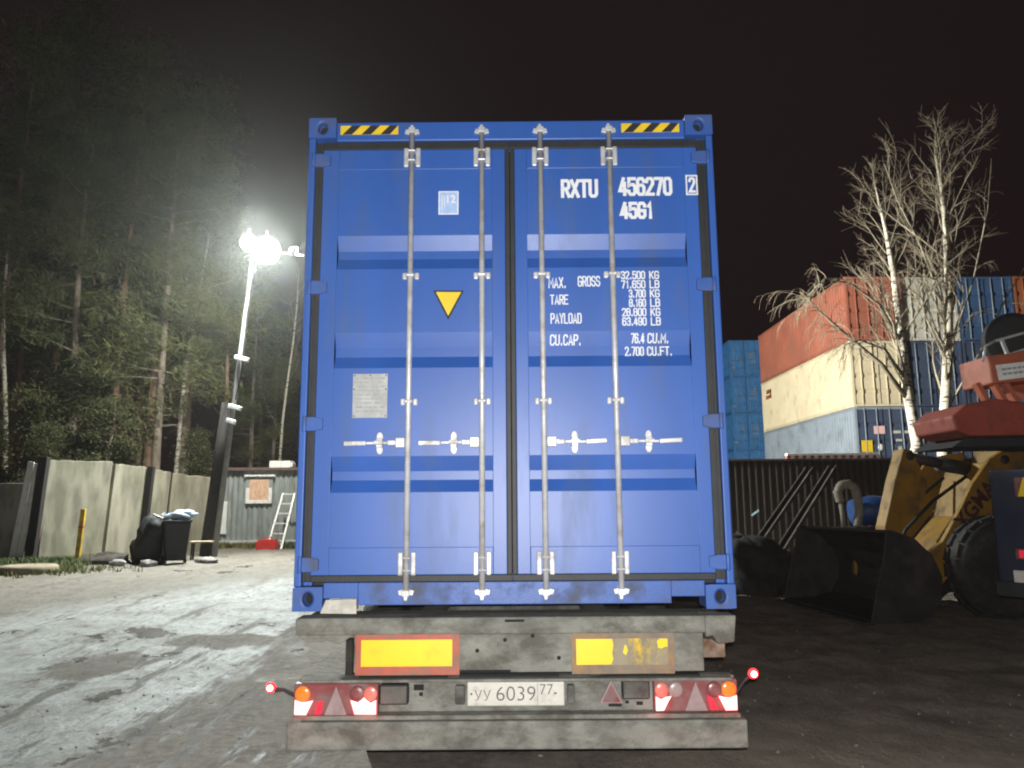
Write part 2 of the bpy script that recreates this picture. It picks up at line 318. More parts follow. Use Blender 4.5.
# ------------------------------------------------------------------ ground
def ground_mat():
    m, n, l, b = nt('muddy_frozen_yard'); tc = n.new('ShaderNodeTexCoord')
    sep = n.new('ShaderNodeSeparateXYZ'); l.new(tc.outputs['Object'], sep.inputs[0])
    def math_(op, a, c=None, clamp=False):
        k = n.new('ShaderNodeMath'); k.operation = op; k.use_clamp = clamp
        for i, q in enumerate((a, c)):
            if q is None: continue
            if isinstance(q, (int, float)): k.inputs[i].default_value = q
            else: l.new(q, k.inputs[i])
        return k.outputs[0]
    def noise_(scale, detail, stretch=None, rot=0, rough=0.6):
        k = n.new('ShaderNodeTexNoise'); k.inputs['Scale'].default_value = scale; k.inputs['Detail'].default_value = detail
        k.inputs['Roughness'].default_value = rough
        if stretch:
            mp = n.new('ShaderNodeMapping'); mp.inputs['Scale'].default_value = stretch; mp.inputs['Rotation'].default_value = (0, 0, rot)
            l.new(tc.outputs['Object'], mp.inputs[0]); l.new(mp.outputs[0], k.inputs['Vector'])
        else: l.new(tc.outputs['Object'], k.inputs['Vector'])
        return k.outputs[0]
    def mrange(v, a, c, d=0.0, e=1.0):
        k = n.new('ShaderNodeMapRange'); k.interpolation_type = 'SMOOTHSTEP'; l.new(v, k.inputs[0])
        k.inputs['From Min'].default_value = a; k.inputs['From Max'].default_value = c
        k.inputs['To Min'].default_value = d; k.inputs['To Max'].default_value = e; return k.outputs[0]
    def mixc(f, a, c):
        k = n.new('ShaderNodeMix'); k.data_type = 'RGBA'; l.new(f, k.inputs['Factor'])
        for i, q in ((6, a), (7, c)):
            if isinstance(q, tuple): k.inputs[i].default_value = q+(1,)
            else: l.new(q, k.inputs[i])
        return k.outputs[2]
    X, Y = sep.outputs['X'], sep.outputs['Y']
    big = noise_(0.35, 5); mid = noise_(1.4, 8, rough=0.7); fine = noise_(11, 7, rough=0.75)
    ruts = noise_(1.0, 9, (3.4, 0.42, 1), 0.10, 0.72); clod = noise_(5.0, 9, (1.5, 0.8, 1), 0.2, 0.8)
    dirt = mixc(mrange(mid, 0.35, 0.65), (0.15, 0.125, 0.102), (0.25, 0.212, 0.172))
    dirt = mixc(mrange(fine, 0.40, 0.68), dirt, (0.30, 0.262, 0.215))
    dirt = mixc(mrange(ruts, 0.50, 0.66), dirt, (0.105, 0.086, 0.072))
    # frozen slush with lamp glare in its colour: lane left of the trailer, ragged
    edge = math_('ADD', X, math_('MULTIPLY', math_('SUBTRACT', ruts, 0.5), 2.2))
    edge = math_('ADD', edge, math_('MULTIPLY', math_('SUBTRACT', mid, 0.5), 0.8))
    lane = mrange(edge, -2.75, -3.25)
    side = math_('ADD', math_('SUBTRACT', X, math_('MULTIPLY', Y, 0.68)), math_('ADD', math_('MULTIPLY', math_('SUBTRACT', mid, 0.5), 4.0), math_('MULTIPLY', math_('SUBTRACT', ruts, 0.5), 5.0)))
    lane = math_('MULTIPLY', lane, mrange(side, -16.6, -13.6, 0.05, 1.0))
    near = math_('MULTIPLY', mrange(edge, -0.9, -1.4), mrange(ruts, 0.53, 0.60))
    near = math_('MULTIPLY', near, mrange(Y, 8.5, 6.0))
    frost_glare = math_('MAXIMUM', lane, near)
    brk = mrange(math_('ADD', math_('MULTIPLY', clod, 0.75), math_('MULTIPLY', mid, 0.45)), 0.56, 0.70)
    frost_glare = math_('MULTIPLY', frost_glare, math_('SUBTRACT', 1.0, math_('MULTIPLY', brk, 0.85)), True)
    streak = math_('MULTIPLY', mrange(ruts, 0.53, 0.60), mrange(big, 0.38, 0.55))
    frost_glare = math_('MULTIPLY', frost_glare, math_('SUBTRACT', 1.0, math_('MULTIPLY', streak, 0.8)), True)
    # two thawed brown puddle hollows
    for (cx, cy, rx, ry) in ((-4.5, 8.6, 0.55, 0.75), (-3.65, 9.95, 0.85, 0.45)):
        dx = math_('DIVIDE', math_('SUBTRACT', X, cx), rx); dy = math_('DIVIDE', math_('SUBTRACT', Y, cy), ry)
        q = math_('ADD', math_('MULTIPLY', dx, dx), math_('MULTIPLY', dy, dy))
        q = math_('ADD', q, math_('ADD', math_('MULTIPLY', math_('SUBTRACT', mid, 0.5), 3.0), math_('MULTIPLY', math_('SUBTRACT', clod, 0.5), 3.5)))
        frost_glare = math_('MULTIPLY', frost_glare, mrange(q, 0.55, 1.0))
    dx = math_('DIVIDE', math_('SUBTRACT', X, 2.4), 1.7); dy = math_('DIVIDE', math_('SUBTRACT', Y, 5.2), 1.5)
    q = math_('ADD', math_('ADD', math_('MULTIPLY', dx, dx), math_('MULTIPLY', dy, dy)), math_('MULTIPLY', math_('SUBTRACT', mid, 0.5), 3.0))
    dirt = mixc(mrange(q, 1.2, 0.2, 0.0, 0.75), dirt, (0.40, 0.35, 0.285))  # dry pale patch, also making up for missing foreground light in colour
    dirt = mixc(mrange(X, -2.0, -4.5, 0.0, 0.62), dirt, mixc(mrange(clod, 0.4, 0.6), (0.060, 0.052, 0.040), (0.125, 0.110, 0.086)))
    dirt = mixc(mrange(X, 0.8, 3.0, 0.0, 0.65), dirt, mixc(mrange(mid, 0.36, 0.62), (0.22, 0.18, 0.145), (0.46, 0.385, 0.315)))  # right side lightened in colour where the flash light falls short
    frost_glare_col = mixc(mrange(clod, 0.38, 0.62), (0.16, 0.16, 0.15), (0.48, 0.495, 0.485))
    col = mixc(frost_glare, dirt, frost_glare_col)
    wet = math_('MULTIPLY', mrange(math_('ADD', mid, math_('MULTIPLY', math_('SUBTRACT', big, 0.5), 0.6)), 0.60, 0.68), mrange(X, 0.5, -2.0))
    col = mixc(math_('MULTIPLY', wet, 0.8), col, (0.055, 0.047, 0.038))
    l.new(col, b.inputs['Base Color'])
    rough = mrange(frost_glare, 0.0, 1.0, 0.85, 0.43); rk = n.new('ShaderNodeMix'); l.new(wet, rk.inputs[0]); l.new(rough, rk.inputs[2]); rk.inputs[3].default_value = 0.22; l.new(rk.outputs[0], b.inputs['Roughness'])
    b.inputs['Specular IOR Level'].default_value = 0.45
    h = math_('ADD', math_('ADD', math_('MULTIPLY', fine, 0.5), math_('MULTIPLY', clod, 1.1)), math_('ADD', math_('MULTIPLY', mid, 0.5), math_('MULTIPLY', ruts, 0.7)))
    bp = n.new('ShaderNodeBump'); bp.inputs['Strength'].default_value = 0.7; bp.inputs['Distance'].default_value = 0.08
    l.new(h, bp.inputs['Height']); l.new(bp.outputs[0], b.inputs['Normal'])
    return m
def axis_lines(dense0, dense1, step, far, grow=1.22):
    a = []; v = dense0
    while v < dense1: a.append(v); v += step
    s = step; w = v
    while w < far: a.append(w); s *= grow; w += s
    s = step; w = dense0 - step; low = []
    while w > -far: low.append(w); s *= grow; w -= s
    return low[::-1]+a
def build_ground():
    xs = axis_lines(-14, 9, 0.11, 700); ys = axis_lines(1.5, 26, 0.11, 700)
    v = []; f = []
    for y in ys:
        for x in xs:
            z = gz(x, y)
            fade = 1.0 if (abs(x) < 14 and 0 < y < 30) else 0.0
            if fade:
                p = Vector((x*1.5, y*0.45, 0)); q = Vector((x*4.5, y*3.0, 3.1))
                z += 0.030*mnoise.noise(p) + 0.022*mnoise.noise(q) + 0.013*mnoise.noise(Vector((x*9, y*7, 7.7)))
            v.append((x, y, z))
    nx = len(xs)
    for j in range(len(ys)-1):
        for i in range(nx-1): f.append((j*nx+i, j*nx+i+1, (j+1)*nx+i+1, (j+1)*nx+i))
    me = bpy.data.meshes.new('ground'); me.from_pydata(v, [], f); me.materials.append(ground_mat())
    me.polygons.foreach_set('use_smooth', [True]*len(f)); me.update()
    o = bpy.data.objects.new('ground', me); COL.objects.link(o); o['kind'] = 'structure'
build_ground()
def stones():
    rr = random.Random(17); q = MB()
    for _ in range(2600):
        y = 2.5+rr.random()**1.6*18; x = rr.uniform(-9, 8)
        if rr.random() < .4: x = rr.choice((-4.4, -3.0, 2.0, 3.6))+rr.gauss(0, .35)
        r = .004+.013*rr.random()**3; z = gz(x, y)+.004; b = len(q.v)
        for (a, c, e) in ((1,0,0), (0,1,0), (-1,0,0), (0,-1,0), (0,0,.8), (0,0,-.6)): q.v.append((x+a*r*rr.uniform(.7, 1.4), y+c*r*rr.uniform(.7, 1.4), z+e*r*rr.uniform(.7, 1.3)))
        for f in ((0,1,4), (1,2,4), (2,3,4), (3,0,4), (1,0,5), (2,1,5), (3,2,5), (0,3,5)): q.face([b+i for i in f])
    o = q.build('gravel', pm('loose_stones', (0.24, 0.215, 0.18), 0.9, 0, 0.4, 3), recalc=False); tag(o, kind='stuff')
stones()

GLOW_DENSITY = 0.00042  # added volume, scatters lamp light to imitate lens glow
if GLOW_DENSITY:
    hz = MB(); hz.box(-705, 705, -705, 705, -1.5, 27); ho = hz.build('glow_volume', None); ho.data.materials.clear()
    hm = bpy.data.materials.new('lamp_glow_scatter'); hm.use_nodes = True; hn = hm.node_tree.nodes
    hn.remove(hn['Principled BSDF']); hv = hn.new('ShaderNodeVolumePrincipled'); hv.inputs['Density'].default_value = GLOW_DENSITY
    hv.inputs['Color'].default_value = (0.9, 0.92, 0.9, 1); hv.inputs['Anisotropy'].default_value = 0.85
    hm.node_tree.links.new(hv.outputs[0], hn['Material Output'].inputs['Volume'])
    ho.data.materials.append(hm); tag(ho, kind='stuff')

# ------------------------------------------------------------------ lettering
def text_obj(body, x0, x1, z0, z1, mat, parent, yfun=None, y=0.0, breaks=(), bold=0.0, name='lettering', M4=None):
    """letters fitted to a box on an upright surface facing -y; follows the surface through yfun(z)"""
    cu = bpy.data.curves.new('t', 'FONT'); cu.body = body; cu.offset = bold; cu.resolution_u = 4
    ob = bpy.data.objects.new('t', cu); COL.objects.link(ob)
    dg = bpy.context.evaluated_depsgraph_get(); dg.update()
    me = bpy.data.meshes.new_from_object(ob.evaluated_get(dg)); bpy.data.objects.remove(ob); bpy.data.curves.remove(cu)
    me.name = name
    xs = [v.co.x for v in me.vertices]; ys = [v.co.y for v in me.vertices]
    ax, bx, ay, by = min(xs), max(xs), min(ys), max(ys)
    for v in me.vertices:
        v.co = Vector((x0+(v.co.x-ax)/(bx-ax)*(x1-x0), 0, z0+(v.co.y-ay)/(by-ay)*(z1-z0)))
    if yfun or breaks:
        bm = bmesh.new(); bm.from_mesh(me)
        for zb in breaks:
            if z0 < zb < z1:
                bmesh.ops.bisect_plane(bm, geom=bm.verts[:]+bm.edges[:]+bm.faces[:], plane_co=(0,0,zb), plane_no=(0,0,1))
        bm.to_mesh(me); bm.free()
    for v in me.vertices: v.co.y = (yfun(v.co.z) if yfun else y)
    if M4 is not None: me.transform(M4)
    me.materials.clear(); me.materials.append(mat)
    o = bpy.data.objects.new(name, me); COL.objects.link(o); o.parent = parent
    return o

# painted stencil capitals drawn as thick strokes (unit box, rounded corners)
_a, _b = .24, .13
_O = [(0,_b),(_a,0),(1-_a,0),(1,_b),(1,1-_b),(1-_a,1),(_a,1),(0,1-_b)]
GL = {'0': [_O+[_O[0], _O[1]]], '1': [[(.25,.80),(.62,1),(.62,0)]], '2': [[(0,.80),(0,1-_b),(_a,1),(1-_a,1),(1,1-_b),(1,.66),(.0,.0),(1.03,.0)]],
 '3': [[(0,.82),(0,1-_b),(_a,1),(1-_a,1),(1,1-_b),(1,.64),(.76,.53),(1,.42),(1,_b),(1-_a,0),(_a,0),(0,_b),(0,.18)],[(.40,.53),(.76,.53)]],
 '4': [[(1.05,.24),(0,.24),(.60,1)],[(.76,0),(.76,.72)]], '5': [[(.95,1),(.04,1),(.02,.56),(.24,.62),(1-_a,.62),(1,.50),(1,_b),(1-_a,0),(_a,0),(0,_b),(0,.2)]],
 '6': [[(0,_b),(_a,0),(1-_a,0),(1,_b),(1,.47),(1-_a,.58),(_a,.58),(0,.47),(0,_b),(_a,0)],[(1,.82),(1,1-_b),(1-_a,1),(_a,1),(0,1-_b),(0,.44)]], '7': [[(0,1),(1,1),(.38,0)]],
 '8': [_O+[_O[0], _O[1]],[(.05,.53),(.95,.53)]], '9': [[(0,.53),(_a,.42),(1-_a,.42),(1,.53),(1,1-_b),(1-_a,1),(_a,1),(0,1-_b),(0,.53),(_a,.42)],[(0,.18),(0,_b),(_a,0),(1-_a,0),(1,_b),(1,.56)]],
 'R': [[(0,0),(0,1)],[(0,1),(1-_a,1),(1,1-_b),(1,.60),(1-_a,.48),(.05,.48)],[(.52,.47),(1,0)]], 'X': [[(0,0),(1,1)],[(0,1),(1,0)]], 'T': [[(0,1),(1,1)],[(.5,.95),(.5,0)]],
 'U': [[(0,1),(0,_b),(_a,0),(1-_a,0),(1,_b),(1,1)]], 'G': [[(1,.80),(1,1-_b),(1-_a,1),(_a,1),(0,1-_b),(0,_b),(_a,0),(1-_a,0),(1,_b),(1,.48),(.55,.48)]],
 'M': [[(0,0),(0,1),(.5,.35),(1,1),(1,0)]], 'A': [[(0,0),(.5,1),(1,0)],[(.2,.28),(.8,.28)]], 'O': [_O+[_O[0], _O[1]]], 'S': [[(1,.82),(1,1-_b),(1-_a,1),(_a,1),(0,1-_b),(0,.64),(_a,.53),(1-_a,.49),(1,.38),(1,_b),(1-_a,0),(_a,0),(0,_b),(0,.2)]],
 'E': [[(1,1),(0,1),(0,0),(1,0)],[(.05,.52),(.85,.52)]], 'P': [[(0,0),(0,1)],[(0,1),(1-_a,1),(1,1-_b),(1,.60),(1-_a,.46),(.05,.46)]], 'Y': [[(0,1),(.5,.45),(1,1)],[(.5,.5),(.5,0)]],
 'L': [[(0,1),(0,0),(1,0)]], 'D': [[(0,0),(0,1)],[(0,1),(1-_a,1),(1,1-_b),(1,_b),(1-_a,0),(0,0)]], 'C': [[(1,.80),(1,1-_b),(1-_a,1),(_a,1),(0,1-_b),(0,_b),(_a,0),(1-_a,0),(1,_b),(1,.2)]],
 'K': [[(0,0),(0,1)],[(1,1),(.08,.45)],[(.30,.58),(1,0)]], 'B': [[(0,0),(0,1)],[(0,1),(1-_a,1),(1,1-_b),(1,.63),(.80,.53),(1,.43),(1,_b),(1-_a,0),(0,0)],[(.05,.53),(.80,.53)]],
 'F': [[(1,1),(0,1),(0,0)],[(.05,.52),(.85,.52)]], '.': [[(.5,-.02),(.5,.13)]]}
def stencil(body, x0, x1, z0, z1, th, mat, parent, yfun, breaks=()):
    adv = {'.': .42, '1': .75, 'M': 1.2}
    tot = sum(adv.get(c, 1.0) for c in body)+.46*(len(body)-1); k = (x1-x0-th)/tot; mb = MB(); x = x0+th/2; lay = 0
    for c in body:
        w = adv.get(c, 1.0)*k
        for st in GL[c]:
            p = [Vector((x+u*w, z0+th/2+v*(z1-z0-th))) for u, v in st]; n = len(p); closed = n > 6 and (p[0]-p[-2]).length < 1e-6 and (p[1]-p[-1]).length < 1e-6
            L = []
            for i in range(n):
                d0 = (p[i]-p[max(0, i-1)]); d1 = (p[min(n-1, i+1)]-p[i])
                if i == 0: d0 = d1
                if i == n-1: d1 = d0
                if closed and i == 0: d0 = p[-2]-p[-3]
                if closed and i == n-1: d1 = p[2]-p[1]
                d0 = d0.normalized(); d1 = d1.normalized(); n0 = Vector((-d0.y, d0.x)); n1 = Vector((-d1.y, d1.x)); m = n0+n1
                m = m/max(.25, m.dot(n0)) if m.length > 1e-4 else n0
                if m.length > 1.9: m = m.normalized()*1.9
                q = p[i].copy()
                if i == 0 and not closed: q = q-d1*th*.48
                if i == n-1 and not closed: q = q+d0*th*.48
                L.append((q+m*th/2, q-m*th/2))
            b = len(mb.v); off = -.00025*(lay % 3); lay += 1
            for (u, v) in L: mb.v += [(u.x, off, u.y), (v.x, off, v.y)]
            for i in range((n-2) if closed else (n-1)): mb.face((b+2*i, b+2*i+1, b+2*i+3, b+2*i+2))
        x += w+.46*k
    o = mb.build('lettering', mat, parent, recalc=False); me = o.data; bm = bmesh.new(); bm.from_mesh(me)
    for zb in breaks:
        if z0-.02 < zb < z1+.02: bmesh.ops.bisect_plane(bm, geom=bm.verts[:]+bm.edges[:]+bm.faces[:], plane_co=(0,0,zb), plane_no=(0,0,1))
    for v in bm.verts: v.co.y += yfun(v.co.z)
    bm.to_mesh(me); bm.free(); return o

# ------------------------------------------------------------------ blue container
PROF = [(0.34, .036), (.645, .036), (.715, .072), (.765, .072), (.85, .036), (1.36, .036), (1.43, .072), (1.485, .072),
        (1.57, .036), (1.955, .036), (2.025, .072), (2.075, .072), (2.161, .036), (2.575, .036)]
BREAKS = [p[0] for p in PROF]
def door_y(z):
    if z <= PROF[0][0]: return .036
    for (a, ya), (b, yb) in zip(PROF, PROF[1:]):
        if z <= b: return ya+(yb-ya)*(z-a)/(b-a)
    return .036
def decal_y(z): return door_y(z)-0.0015
def casting(mb, x0, x1, y0, y1, z0, z1, front):
    """corner casting with an oval hole in its outer end face"""
    s = -1 if front else 1
    yf, yb = (y0, y1) if front else (y1, y0)
    n = 24; b = len(mb.v); cx, cz = (x0+x1)/2, (z0+z1)/2; hw, hh = (x1-x0)/2, (z1-z0)/2
    def rect(a):
        c, q = cos(a), sin(a); k = min(hw/max(abs(c), 1e-6), hh/max(abs(q), 1e-6)); return cx+c*k, cz+q*k
    for i in range(n):
        a = 2*pi*i/n+atan2(hh, hw); X, Z = rect(a); mb.v.append((X, yf, Z))
    for i in range(n):
        a = 2*pi*i/n+atan2(hh, hw); mb.v.append((cx+0.028*cos(a), yf, cz+0.036*sin(a)))
    for i in range(n):
        a = 2*pi*i/n+atan2(hh, hw); mb.v.append((cx+0.028*cos(a), yf-s*0.06, cz+0.036*sin(a)))
    for i in range(n):
        j = (i+1) % n
        mb.face((b+i, b+j, b+n+j, b+n+i)); mb.face((b+n+i, b+n+j, b+2*n+j, b+2*n+i))
    mi = mb.mi; mb.mi = 1; mb.face([b+2*n+i for i in range(n)]); mb.mi = mi
    b2 = len(mb.v)
    c = [(x0,yf,z0),(x1,yf,z0),(x1,yf,z1),(x0,yf,z1),(x0,yb,z0),(x1,yb,z0),(x1,yb,z1),(x0,yb,z1)]
    mb.v += c
    for q in ((0,1,5,4),(1,2,6,5),(2,3,7,6),(3,0,4,7),(4,5,6,7)): mb.face([b2+i for i in q])
def corrugate(mb, axis, a0, a1, fixed, depth, z0, z1, pitch=0.278):
    """vertical corrugation from a0 to a1 along x or y"""
    n = max(1, round((a1-a0)/pitch)); p = (a1-a0)/n; pts = []
    for i in range(n):
        s = a0+i*p
        pts += [(s, 0), (s+p*0.26, 0), (s+p*0.5, depth), (s+p*0.76, depth)]
    pts.append((a1, 0))
    b = len(mb.v)
    for (t, d) in pts:
        for z in (z0, z1): mb.v.append((t, fixed+d, z) if axis == 'x' else (fixed+d, t, z))
    for i in range(len(pts)-1): mb.face((b+2*i, b+2*i+2, b+2*i+3, b+2*i+1))

CONT_Z = 1.18
def blue_container():
    root = empty('shipping_container', (0, 4.36, CONT_Z), label='large clean blue container with closed lettered doors, loaded on the trailer', cat='container')
    L = 12.192
    # castings
    for x0, x1 in ((-1.219, -1.054), (1.054, 1.219)):
        for z0, z1 in ((0, .13), (2.768, 2.896)):
            for fr in (True, False):
                mb = MB(); casting(mb, x0, x1, *((0, .178) if fr else (L-.178, L)), z0, z1, fr)
                mb.build('corner_casting', [M['blue_sill'], M['hole']], root, 0.012)
    # rear frame: posts, header, sill
    f = MB()
    for s in (-1, 1):
        xa, xb = sorted((s*1.217, s*1.178))
        f.box(xa, xb, .006, .12, .131, 2.767)
        xa, xb = sorted((s*1.178, s*1.128)); f.box(xa, xb, .055, .12, .131, 2.767)
    f.box(-1.053, 1.053, .012, .12, 2.752, 2.872)
    f.box(-1.128, 1.128, .060, .12, 2.70, 2.752)
    f.build('rear_frame', M['blue'], root, 0.006)
    s_ = MB()
    s_.box(-.861, .868, .012, .12, .03, .152); s_.box(-1.053, -.861, .012, .12, .066, .152); s_.box(.868, 1.053, .012, .12, .066, .152)
    s_.box(-1.128, 1.128, .060, .12, .152, .19)
    s_.build('door_sill', M['blue_sill'], root, 0.004)
    # body
    b = MB()
    corrugate(b, 'y', .12, L-.12, -1.219, .036, .16, 2.80); corrugate(b, 'y', .12, L-.12, 1.183, .036, .16, 2.80)
    b.build('side_walls', M['blue'], root)
    b = MB(); corrugate(b, 'x', -1.15, 1.15, L-.05, .036, .16, 2.80); b.build('front_wall', M['blue'], root)
    b = MB()
    for s in (-1, 1):
        xa, xb = sorted((s*1.219, s*1.16)); b.box(xa, xb, .178, L-.178, 2.80, 2.885); b.box(xa, xb, .178, L-.178, 0.02, .16)
        b.box(xa, xb, L-.12, L, .131, 2.767)
    b.box(-1.05, 1.05, L-.12, L-.02, 2.80, 2.88); b.box(-1.05, 1.05, L-.12, L-.02, .02, .16)
    b.build('side_rails', M['blue'], root, 0.006)
    b = MB(); b.box(-1.16, 1.16, .12, L-.12, 2.84, 2.87); b.build('roof', M['blue'], root)
    b = MB(); b.box(-1.16, 1.16, .12, L-.12, .10, .16)
    for k in range(20): b.box(-1.16, 1.16, .4+k*.6, .45+k*.6, .03, .10)
    b.build('underfloor', M['black'], root)
    # doors
    for side in (-1, 1):
        left = side < 0
        x0, x1 = (-1.132, -.036) if left else (.022, 1.122)
        p0, p1 = (-1.035, -.114) if left else (.095, 1.04)
        d = MB()
        d.box(x0, p0, .030, .075, .19, 2.702); d.box(p1, x1, .030, .075, .19, 2.702)
        d.box(p0, p1, .030, .075, 2.575, 2.702); d.box(p0, p1, .030, .075, .19, .34)
        bb = len(d.v)
        for z, y in PROF: d.v += [(p0, y, z), (p1, y, z)]
        for i in range(len(PROF)-1): d.face((bb+2*i, bb+2*i+1, bb+2*i+3, bb+2*i+2))
        for xx in (p0, p1):        # closing webs of the corrugation ends
            for k in range(len(PROF)-1):
                if PROF[k][1] > .036 or PROF[k+1][1] > .036:
                    d.poly([(xx, .034, PROF[k][0]), (xx, .034, PROF[k+1][0]), (xx, PROF[k+1][1], PROF[k+1][0]), (xx, PROF[k][1], PROF[k][0])])
        door = d.build('door', M['blue'], root, 0.003)
        door['label'] = 'left door with yellow triangle sticker and data plate' if left else 'right door carrying the white lettering'
        # rubber seal
        g = MB()
        if left: sx, cx0, cx1 = (-1.176, -1.133), -.035, -.008
        else: sx, cx0, cx1 = (1.123, 1.176), -.006, .021
        g.box(sx[0], sx[1], .028, .054, .155, 2.748)
        a0, a1 = (-1.132, -.008) if left else (-.006, 1.122)
        g.box(a0, a1, .026, .058, 2.703, 2.750); g.box(a0, a1, .026, .058, .153, .189)
        g.box(cx0, cx1, .022, .06, .19, 2.702)
        xm = (sx[0]+sx[1])/2; g.box(xm-.005, xm+.005, .021, .0275, .16, 2.74)
        g.build('rubber_seal', M['rubber'], door, 0.004)
        # hinges
        for z in (2.63, 1.84, 1.035, .25):
            h = MB(); s = side
            o = [(s*1.085, z-.030), (s*1.135, z-.040), (s*1.178, z-.040), (s*1.178, z+.040), (s*1.135, z+.040), (s*1.085, z+.030)]
            h.prism(o, .006, .028); h.tube([(s*1.186, .003, z-.045), (s*1.186, .003, z+.045)], .012, 10)
            h.build('hinge', M['blue_sill'], door, 0.003)
        # locking bars with handles
        bars = ((-.594, -.953, -.757), (-.174, -.533, -.335)) if left else ((.178, .530, .352), (.592, .955, .772))
        for bx, hx, kx in bars:
            r = MB(); r.tube([(bx, -.004, .10), (bx, -.004, 2.80)], .0165, 14)
            r.build('locking_bar', M['zinc'], door)
            for z, sg in ((2.805, 1), (.095, -1)):
                c = MB()
                c.box(bx-.020, bx+.020, -.022, .011, z-.016, z+.016)
                c.prism([(bx-.045, z-.014*sg), (bx-.018, z-.020*sg), (bx, z-.032*sg), (bx+.018, z-.020*sg), (bx+.045, z-.014*sg), (bx+.038, z+.012*sg),
                         (bx+.012, z+.012*sg), (bx+.006, z+.040*sg), (bx-.010, z+.040*sg), (bx-.014, z+.012*sg), (bx-.038, z+.012*sg)], -.004, .0105)
                c.build('cam_keeper', M['zinc'], door, 0.002)
            for z0, z1 in ((2.585, 2.705), (.187, .315)):
                k = MB()
                k.box(bx-.050, bx-.022, .010, .029, z0, z1); k.box(bx+.022, bx+.050, .010, .029, z0, z1)
                for zz in (z0+.03, z1-.03): k.box(bx-.024, bx+.024, -.024, .026, zz-.006, zz+.006)
                k.build('bar_bracket', M['zinc'], door, 0.008)
            for zz in (1.905, 1.158):
                k = MB()
                k.box(bx-.050, bx-.022, .012, .029, zz-.021, zz+.021); k.box(bx+.022, bx+.050, .012, .029, zz-.021, zz+.021)
                k.box(bx-.026, bx+.026, -.024, .029, zz-.010, zz+.010)
                k.build('bar_bracket', M['zinc'], door, 0.008)
            hd = 1 if hx > bx else -1; z = .922
            h = MB()
            xa, xb = sorted((bx+hd*.016, bx+hd*.068)); h.box(xa, xb, -.030, .004, z-.028, z+.028)
            xa, xb = sorted((bx+hd*.068, bx+hd*.115)); h.box(xa, xb, -.024, -.006, z-.014, z+.014)
            h.bar((bx+hd*.115, -.015, z), (bx+hd*.235, -.020, z-.002), .016, .016)
            h.bar((bx+hd*.235, -.022, z-.002), (hx, -.026, z+.004*hd), .012, .026)
            h.build('handle', M['zinc'], door, 0.004)
            e = MB()
            def oval(cx, cz, w, hh, n=16):
                return [(cx+w*cos(2*pi*i/n)*(1 if abs(cos(2*pi*i/n)) < .7 else .9), cz+hh*sin(2*pi*i/n)) for i in range(n)]
            e.prism(oval(kx, z+.034, .021, .030), .014, .0285); e.prism(oval(kx, z-.034, .021, .030), .014, .0285)
            e.box(kx-.018, kx+.018, -.006, .028, z-.026, z+.026); e.box(kx-.026, kx+.026, -.036, -.008, z-.010, z+.012)
            e.build('handle_catch', M['zinc'], door, 0.003)
    door_l, door_r = [c for c in kids(root) if c.name.startswith('door') and 'sill' not in c.name]
    # hazard strips on the header
    for x0 in (-1.030, .671):
        h = MB(); zb, zt, yy = 2.792, 2.850, .0105
        h.box(x0, x0+.35, yy, .0115, zb, zt); h.mi = 1
        for k in range(3):
            a = x0+.012+k*.115
            h.poly([(a, yy-.001, zb+.0005), (a+.058, yy-.001, zb+.0005), (min(a+.113, x0+.349), yy-.001, zt-.0005), (a+.055, yy-.001, zt-.0005)])
        h.build('hazard_strip', [M['yellow'], M['black']], root, recalc=False)
    # left door stickers
    t = MB(); y0 = .0345
    t.prism([(-.462, 1.822), (-.282, 1.820), (-.373, 1.644)], y0, .0362); t.mi = 1
    t.prism([(-.446, 1.812), (-.298, 1.810), (-.373, 1.668)], y0-.001, y0)
    t.build('triangle_sticker', [M['black'], M['yellow']], door_l)
    t = MB(); t.box(-.435, -.315, y0, .0362, 2.29, 2.437); t.mi = 1; t.box(-.428, -.322, y0-.001, y0, 2.297, 2.430)
    t.mi = 0; t.box(-.415, -.411, y0-.002, y0-.001, 2.32, 2.418); t.box(-.40, -.396, y0-.002, y0-.001, 2.335, 2.41)
    st = t.build('approval_sticker', [M['white'], M['sticker']], door_l)
    text_obj('12', -.384, -.332, 2.362, 2.412, M['white'], door_l, y=y0-.0025, bold=.02)
    t = MB(); t.box(-.921, -.721, .032, .0362, 1.07, 1.326); t.mi = 1
    rr = random.Random(3)
    for k in range(9):
        z = 1.30-k*.024
        if k in (3, 5): t.box(-.908, -.735, .0312, .0322, z-.003, z+.003)
        else:
            x = -.905
            while x < -.75:
                w = rr.uniform(.02, .05); t.box(x, min(x+w, -.735), .0312, .0322, z-.005, z+.005); x += w+.012
    t.mi = 2
    for (a, c) in ((-.912, 1.316), (-.730, 1.316), (-.912, 1.08), (-.730, 1.08), (-.821, 1.318), (-.730, 1.236), (-.913, 1.236)): t.box(a-.004, a+.004, .0305, .0322, c-.004, c+.004)
    t.build('data_plate', [M['plate_grey'], M['plate_ink'], M['ink']], door_l, 0.0)
    # right door lettering
    def T(s, x0, x1, z0, z1, th=.0070): stencil(s, x0, x1, z0, z1, th, M['white'], door_r, decal_y, BREAKS)
    T('RXTU', .300, .524, 2.388, 2.506, .020); T('456270', .645, .970, 2.397, 2.516, .020); T('45G1', .650, .853, 2.252, 2.360, .020)
    stencil('2', 1.066, 1.108, 2.412, 2.510, .015, M['white'], door_r, lambda z: .0285)
    q = MB(); x0, x1, z0, z1, w = 1.050, 1.1215, 2.397, 2.524, .009
    for a in ((x0, x1, z0, z0+w), (x0, x1, z1-w, z1), (x0, x0+w, z0+w, z1-w), (x1-w, x1, z0+w, z1-w)): q.box(a[0], a[1], .0285, .0298, a[2], a[3])
    q.build('check_digit_frame', M['white'], door_r)
